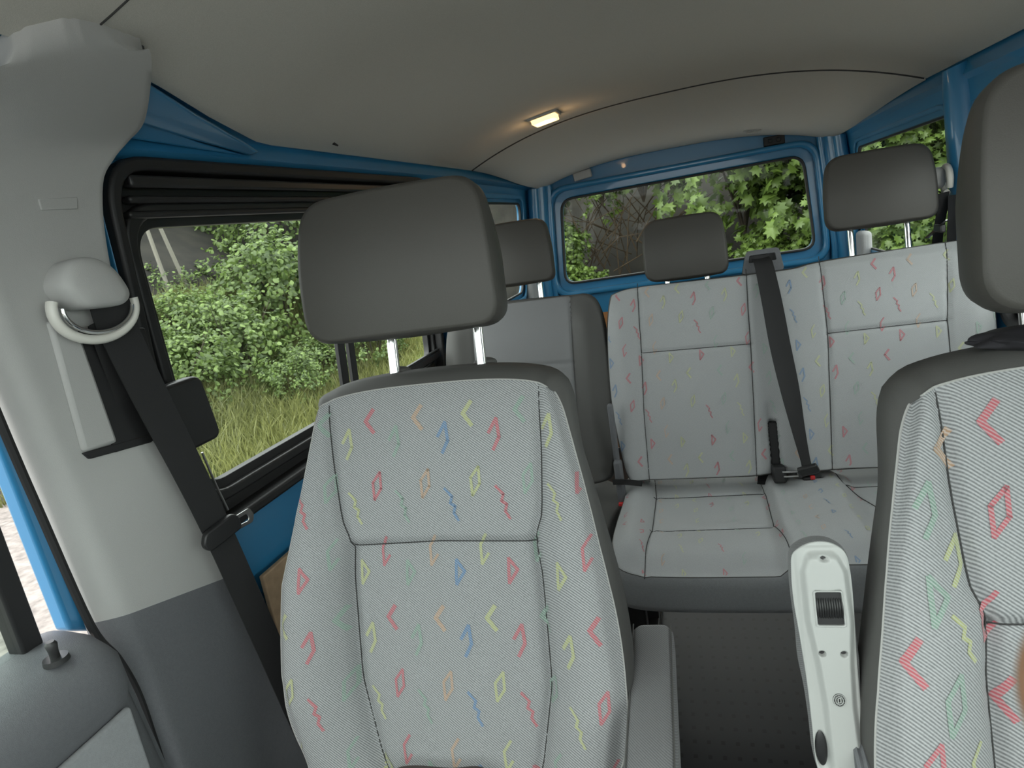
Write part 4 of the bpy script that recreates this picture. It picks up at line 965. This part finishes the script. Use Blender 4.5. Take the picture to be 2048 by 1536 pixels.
def fing(k, pts): return [('p', None, .022)]+[(k+str(i), cp(x, y, d_), r_) for i, (x, y, d_, r_) in enumerate(pts)]
chains = [[('e', Vector((.33, -.30, zz(-.38))), .036), ('f', Vector((.27, -.16, zz(-.24))), .030), ('w', cp(3700, 2600, D+.02), .022), ('p', cp(3250, 2000, D+.014), .024)]+idx[::-1],
          fing('m', ((2950, 1990, D+.012, .0115), (2760, 1900, D+.008, .0100), (2600, 1860, D+.004, .0095), (2520, 1850, D, .0080))),
          fing('r', ((3050, 2240, D+.014, .0105), (2880, 2200, D+.010, .0092), (2730, 2170, D+.005, .0086), (2660, 2160, D, .0074))),
          fing('l', ((3200, 2500, D+.014, .0095), (3060, 2500, D+.010, .0082), (2940, 2490, D+.005, .0076), (2880, 2480, D, .0064))),
          fing('th', ((3200, 1560, D+.004, .0120), (3060, 1330, D, .0108), (2960, 1190, D-.002, .0100), (2920, 1120, D-.002, .0084)))]
hand = skinned('hand', chains, SKIN); tag(hand, 'out-of-focus fingertip at the right edge of the view', 'hand')
# ---------------------------------------------------------------- outside: ground, bank, shrubs, trees
GZ = -.47
GRAV = mat('pale_gravel', (.18, .165, .15), .95, noise_amt=.35, noise_scale=14, bump=1, bump_scale=60)
SOIL = mat('dark_leaf_litter', (.010, .009, .006), .95, noise_amt=.6, noise_scale=3.5)
GRASSG = mat('grass_ground', (.10, .13, .035), .95, noise_amt=.4, noise_scale=5)
rows = [[(x, y, GZ+.012*noise.noise(Vector((x*1.3, y*1.3, 0)))) for x in np.linspace(-16, 16, 60)] for y in np.linspace(-30, 8.6, 70)]
struct(bmobj('ground', grid(rows), GRAV), 'pale gravel parking ground')
def bankz(x, y):
    d_ = max(min(-3.9-x, (y-4.6)*1.2), (y-7.4)*.9, min(x-2.6, (y-3.0))); d_ = max(0, d_)
    return GZ-.03+.30*min(d_, 2)+3.4*(1-math.exp(-max(0, d_-2)*.40))+.15*noise.noise(Vector((x*.6, y*.6, 3)))*min(1, d_)
def gy(x, y): return y > 3.2-.0*(x) or x < -6
rows = [[(x, y, bankz(x, y) if max(min(-3.9-x, (y-4.6)*1.2), (y-7.4)*.9, min(x-2.6, (y-3.0))) > 0 else GZ-.05) for x in np.linspace(-14, 14, 150)] for y in np.linspace(2.4, 17, 100)]
struct(bmobj('hillside', grid(rows), SOIL), 'dark wooded bank rising around the van')
def leafmat(name, c, tr=.35, var=.35):
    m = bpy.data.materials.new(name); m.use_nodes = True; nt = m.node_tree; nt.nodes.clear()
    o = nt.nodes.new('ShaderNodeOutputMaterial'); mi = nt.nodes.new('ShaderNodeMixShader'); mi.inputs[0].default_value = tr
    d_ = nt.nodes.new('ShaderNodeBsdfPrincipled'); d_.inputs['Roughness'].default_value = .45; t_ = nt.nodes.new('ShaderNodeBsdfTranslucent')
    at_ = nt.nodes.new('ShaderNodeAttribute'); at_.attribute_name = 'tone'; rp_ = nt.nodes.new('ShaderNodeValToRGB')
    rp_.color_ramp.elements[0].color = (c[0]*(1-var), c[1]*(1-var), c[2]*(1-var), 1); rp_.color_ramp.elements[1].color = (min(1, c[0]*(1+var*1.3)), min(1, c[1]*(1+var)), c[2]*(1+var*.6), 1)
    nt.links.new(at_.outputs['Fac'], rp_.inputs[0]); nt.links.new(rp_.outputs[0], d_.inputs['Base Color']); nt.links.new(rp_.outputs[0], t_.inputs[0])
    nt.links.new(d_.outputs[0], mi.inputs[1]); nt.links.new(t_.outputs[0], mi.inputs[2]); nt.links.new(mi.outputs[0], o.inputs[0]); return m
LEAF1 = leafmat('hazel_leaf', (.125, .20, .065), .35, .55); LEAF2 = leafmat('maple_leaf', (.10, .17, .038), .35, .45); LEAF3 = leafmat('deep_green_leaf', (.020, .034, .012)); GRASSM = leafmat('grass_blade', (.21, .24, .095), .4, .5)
BARK = mat('bark', (.045, .035, .025), .9, noise_amt=.3, noise_scale=20)
OVAL = [(0, 0), (.30, .28), (.36, .58), (.22, .84), (0, 1), (-.22, .84), (-.36, .58), (-.30, .28)]
MAPLE = [(0, 0), (.30, -.06), (.26, .16), (.55, .26), (.34, .42), (.40, .72), (.16, .62), (0, 1), (-.16, .62), (-.40, .72), (-.34, .42), (-.55, .26), (-.26, .16), (-.30, -.06)]
def leaves_mesh(name, pos, nrm, size, shape, m, seed, jit=.5, tonefn=None):
    """many folded leaves in one foliage mesh"""
    rnd = np.random.RandomState(seed); n = len(pos); k = len(shape); sh = np.array(shape)
    V = np.zeros((n, k+1, 3)); sz = size*(.6+.7*rnd.rand(n))
    nz = nrm+rnd.normal(0, jit, (n, 3)); nz /= np.linalg.norm(nz, axis=1)[:, None]
    dn = rnd.normal(0, .6, (n, 3))+np.array([0, 0, -.5]); t_ = dn-nz*(dn*nz).sum(1)[:, None]; t_ /= np.linalg.norm(t_, axis=1)[:, None]; s_ = np.cross(t_, nz)
    fold = .22
    for i, (a, b_) in enumerate(sh):
        V[:, i] = pos+(s_*a+t_*b_+nz*(-abs(a)*fold-.12*b_*b_))*sz[:, None]
    V[:, k] = pos+(t_*.42+nz*.06)*sz[:, None]
    faces = []; base = (np.arange(n)*(k+1))[:, None]
    tri_ = np.array([[i, (i+1) % k, k] for i in range(k)]); Fc = (base[:, :, None]+tri_[None]).reshape(-1, 3)
    me = bpy.data.meshes.new(name); me.vertices.add(n*(k+1)); me.vertices.foreach_set('co', V.reshape(-1)); me.loops.add(len(Fc)*3); me.loops.foreach_set('vertex_index', Fc.reshape(-1).astype(np.int32))
    me.polygons.add(len(Fc)); me.polygons.foreach_set('loop_start', (np.arange(len(Fc))*3).astype(np.int32)); me.update(calc_edges=True)
    tone = rnd.rand(n) if tonefn is None else tonefn(pos, rnd)
    at_ = me.attributes.new('tone', 'FLOAT', 'POINT'); at_.data.foreach_set('value', np.repeat(tone, k+1).astype(np.float32)); me.materials.append(m); return me
def cloud(seed, rx, ry, rz, nclump, per, spread):
    """leaf positions in sprays over a lumpy crown"""
    rnd = np.random.RandomState(seed); P = []; N = []
    for _ in range(nclump):
        d_ = rnd.normal(0, 1, 3); d_ /= np.linalg.norm(d_); r_ = .55+.5*rnd.rand()**.6; c = d_*r_*np.array([rx, ry, rz]); c[2] = abs(c[2]) if rnd.rand() < .55 else c[2]
        ax = rnd.normal(0, 1, 3)+d_*1.2; ax[2] -= .2; ax /= np.linalg.norm(ax)
        t = rnd.rand(per)[:, None]; p = c+ax*(t-.3)*spread*2.2+rnd.normal(0, spread*.33, (per, 3))*(1.1-.6*t); P.append(p); N.append(np.repeat((d_*.7+np.array([0, 0, .7]))[None], per, 0))
    return np.concatenate(P), np.concatenate(N)
def shrub_meshes(tag_, seed, rx, ry, rz, ncl, per, spread, size, shape, m):
    p, n = cloud(seed, rx, ry, rz, ncl, per, spread); f_ = leaves_mesh(tag_+'_foliage', p, n, size, shape, m, seed)
    bm = bmesh.new(); rnd = random.Random(seed)
    for _ in range(9):
        a = rnd.random()*6.28; q = Vector((rx*.6*math.cos(a), ry*.6*math.sin(a), rz*rnd.uniform(.1, .7))); tube(bm, [(0, 0, -rz*1.0), q*.5+Vector((0, 0, -rz*.1)), q, q*1.25+Vector((rnd.uniform(-.1, .1), 0, .15))], [.02, .013, .007, .003], 6)
    me = bpy.data.meshes.new(tag_+'_stem'); bm.to_mesh(me); bm.free(); me.materials.append(BARK); return f_, me
hz = [shrub_meshes('hazel', 11+i, 1.0, .9, .9, 110, 34, .24, .085, OVAL, LEAF1) for i in range(3)]
mp = [shrub_meshes('maple', 31+i, 1.2, .9, 1.1, 110, 26, .30, .15, MAPLE, LEAF2) for i in range(3)]
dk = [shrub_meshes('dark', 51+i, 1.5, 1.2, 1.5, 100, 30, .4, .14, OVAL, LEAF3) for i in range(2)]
def shrub(name, ms, loc, sc, rz, label, cat, group=None):
    e = empty(name, loc, (0, 0, rz), label, cat, group); e.scale = sc
    f_ = bpy.data.objects.new('foliage', ms[0]); s_ = bpy.data.objects.new('stem', ms[1])
    for o in (f_, s_): COL.objects.link(o); o.parent = e
    return e
rnd = random.Random(5)
def grow(name, pool, items, cat, group):
    for (x, y, z, s_, lab) in items: shrub(name, pool[rnd.randrange(len(pool))], (x, y, z), (s_, s_, s_), rnd.uniform(0, 6), lab, cat, group)
grow('hazel_shrub', hz, (
    (-5.7, 6.1, .28, .68, 'low pale green shrub at the left edge of the sliding door window'),
    (-5.8, 7.3, .30, .80, 'pale green round-leaved shrub in the middle of the sliding door window'),
    (-6.2, 9.0, .95, .95, 'tall pale green shrub just left of the passenger headrest'),
    (-5.1, 7.9, -.10, .50, 'small green bush low in the grass beside the window divider'),
    (-5.7, 10.6, .7, 1.0, 'pale green shrub seen past the window divider'),
    (-5.2, 13.0, .6, 1.1, 'green shrub at the rear end of the sliding door window'),
    (-6.25, 7.15, .72, .58, 'pale green shrub behind the low one at the left of the sliding door window'),
    (-4.8, 6.9, -.02, .42, 'small round bush low in the grass left of the window divider'),
    (-4.5, 8.5, .12, .50, 'small leafy bush seen between the headrest posts of the passenger seat'),
    (-4.75, 10.2, .30, .62, 'leafy bush seen just right of the window divider'),
    (-7.3, 7.9, 1.1, .55, 'dim shrub higher up the bank at the left of the sliding door window'),
    (-7.6, 8.9, 1.0, .7, 'shaded shrub higher up the bank behind the front row'),
    (-7.4, 11.2, 2.2, 1.3, 'large shaded shrub behind the passenger headrest')), 'shrub', 'shrubs beyond the sliding door window')
grow('maple_tree', mp, (
    (.6, 9.0, 1.9, .95, 'bright green lobed-leaved branches in the middle of the rear window'),
    (1.5, 8.7, 1.2, .90, 'bright green lobed-leaved branches at the right side of the rear window'),
    (-.6, 9.3, 2.2, .70, 'bright green branches hanging along the top of the rear window'),
    (-1.1, 9.0, 1.85, .36, 'small hanging green branch left of the middle at the top of the rear window'),
    (-1.6, 8.9, .40, .34, 'low green leaves at the bottom left corner of the rear window'),
    (-1.9, 9.1, 1.95, .42, 'green branch tip at the top left corner of the rear window'),
    (-1.75, 9.0, .95, .36, 'small light green bush at the left edge of the rear window'),
    (1.1, 8.4, .35, .55, 'yellow green leaves low behind the belt outlet'),
    (2.6, 9.0, 2.2, 1.0, 'large leafy crown between the rear and quarter window views')), 'tree', 'leafy branches beyond the rear window')
grow('leafy_shrub', mp, (
    (2.0, 8.1, 1.7, .62, 'light green branches at the rear edge of the right quarter window'),
    (2.1, 7.4, .4, .55, 'yellow green leaves low in the right quarter window beside the belt'),
    (2.5, 8.0, .6, .75, 'light green shrub low in the right quarter window'),
    (3.2, 8.3, 1.6, .85, 'green shrub filling the top of the right quarter window'),
    (3.3, 6.9, .8, .75, 'green shrub seen between the quarter window and the middle window'),
    (4.0, 6.3, 1.7, 1.0, 'green shrub in the right middle window'),
    (4.6, 4.6, 1.2, .9, 'green shrub close beside the right middle window')), 'shrub', 'shrubs beyond the right windows')
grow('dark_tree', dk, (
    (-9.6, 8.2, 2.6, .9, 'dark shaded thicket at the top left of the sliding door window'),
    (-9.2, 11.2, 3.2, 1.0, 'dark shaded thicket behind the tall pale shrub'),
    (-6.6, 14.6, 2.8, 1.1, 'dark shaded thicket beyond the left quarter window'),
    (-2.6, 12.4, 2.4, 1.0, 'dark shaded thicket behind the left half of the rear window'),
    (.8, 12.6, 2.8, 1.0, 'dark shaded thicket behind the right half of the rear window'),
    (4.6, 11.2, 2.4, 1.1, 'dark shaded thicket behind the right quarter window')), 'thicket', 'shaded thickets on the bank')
# bare thin trunks on the left bank
for i, (px0, py0, px1, py1) in enumerate(((300, 475, 345, 600), (318, 450, 372, 570))):
    a_ = at(px0, py0, X=-6.9); b_ = at(px1, py1, X=-6.9); d_ = (a_-b_).normalized(); bm = bmesh.new(); tube(bm, [b_-d_*1.0, b_, a_, a_+d_*1.5], [.030, .028, .025, .016], 8)
    tag(bmobj('thin_trunk', bm, mat('pale_bark', (.20, .19, .16), .9, noise_amt=.2)), 'slim pale leaning trunk, %s of the two beyond the sliding window' % ('left' if i == 0 else 'right'), 'trunk')
# brown bare twigs behind the rear window, lower left
bm = bmesh.new(); rr = random.Random(3)
for _ in range(70):
    p = Vector((rr.uniform(-1.7, -.2), rr.uniform(9.0, 10.0), rr.uniform(.3, 1.3))); d_ = Vector((rr.uniform(-.9, .9), rr.uniform(-.4, .2), rr.uniform(.1, 1))).normalized(); L = rr.uniform(.5, 1.3)
    tube(bm, [p, p+d_*L*.5+Vector((0, 0, .06)), p+d_*L+Vector((0, 0, -.05))], [.009, .007, .003], 5)
tag(bmobj('dead_twigs', bm, mat('dry_twig', (.05, .034, .018), .9, noise_amt=.3, noise_scale=8)), 'tangle of dry brown twigs behind the rear window', 'twigs', kind='stuff')
# grass along the foot of the bank
rs = np.random.RandomState(8); n = 42000
gx = -3.6-rs.rand(n)**1.1*3.2; gyy = 4.5+rs.rand(n)*6.6; keep = gyy > 4.75+.25*np.sin(gx*3); gx, gyy = gx[keep], gyy[keep]; n = len(gx)
gz = np.array([bankz(a, b_) for a, b_ in zip(gx, gyy)]); h = (.10+.22*rs.rand(n))*np.clip((-gx-3.4)/1.0, .35, 1.0)
V = np.zeros((n, 5, 3)); an = rs.rand(n)*6.28; wv = np.stack([np.cos(an), np.sin(an), 0*an], 1)*.006; ln = rs.normal(0, .35, (n, 3))*h[:, None]; ln[:, 2] = 0
B0 = np.stack([gx, gyy, gz-.01], 1); V[:, 0] = B0-wv; V[:, 1] = B0+wv; M_ = B0+ln*.35; M_[:, 2] += h*.6; V[:, 2] = M_+wv*.8; V[:, 3] = M_-wv*.8; T_ = B0+ln; T_[:, 2] += h; V[:, 4] = T_
base = (np.arange(n)*5)[:, None, None]; Fc = (base+np.array([[0, 1, 2], [0, 2, 3], [3, 2, 4]])[None]).reshape(-1, 3)
me = bpy.data.meshes.new('grass'); me.vertices.add(n*5); me.vertices.foreach_set('co', V.reshape(-1)); me.loops.add(len(Fc)*3); me.loops.foreach_set('vertex_index', Fc.reshape(-1).astype(np.int32)); me.polygons.add(len(Fc)); me.polygons.foreach_set('loop_start', (np.arange(len(Fc))*3).astype(np.int32)); me.update(calc_edges=True)
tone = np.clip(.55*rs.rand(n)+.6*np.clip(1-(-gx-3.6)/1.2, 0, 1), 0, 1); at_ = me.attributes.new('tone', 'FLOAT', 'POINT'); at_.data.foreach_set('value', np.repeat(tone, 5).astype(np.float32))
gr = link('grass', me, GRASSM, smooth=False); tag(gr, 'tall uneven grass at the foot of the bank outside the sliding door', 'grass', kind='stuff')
rows = [[(x, y, max(bankz(x, y), GZ)+.012) for x in np.linspace(-6.9, -3.6, 30)] for y in np.linspace(4.8, 11, 40)]
struct(bmobj('grass_verge', grid(rows), GRASSG), 'green verge under the long grass')
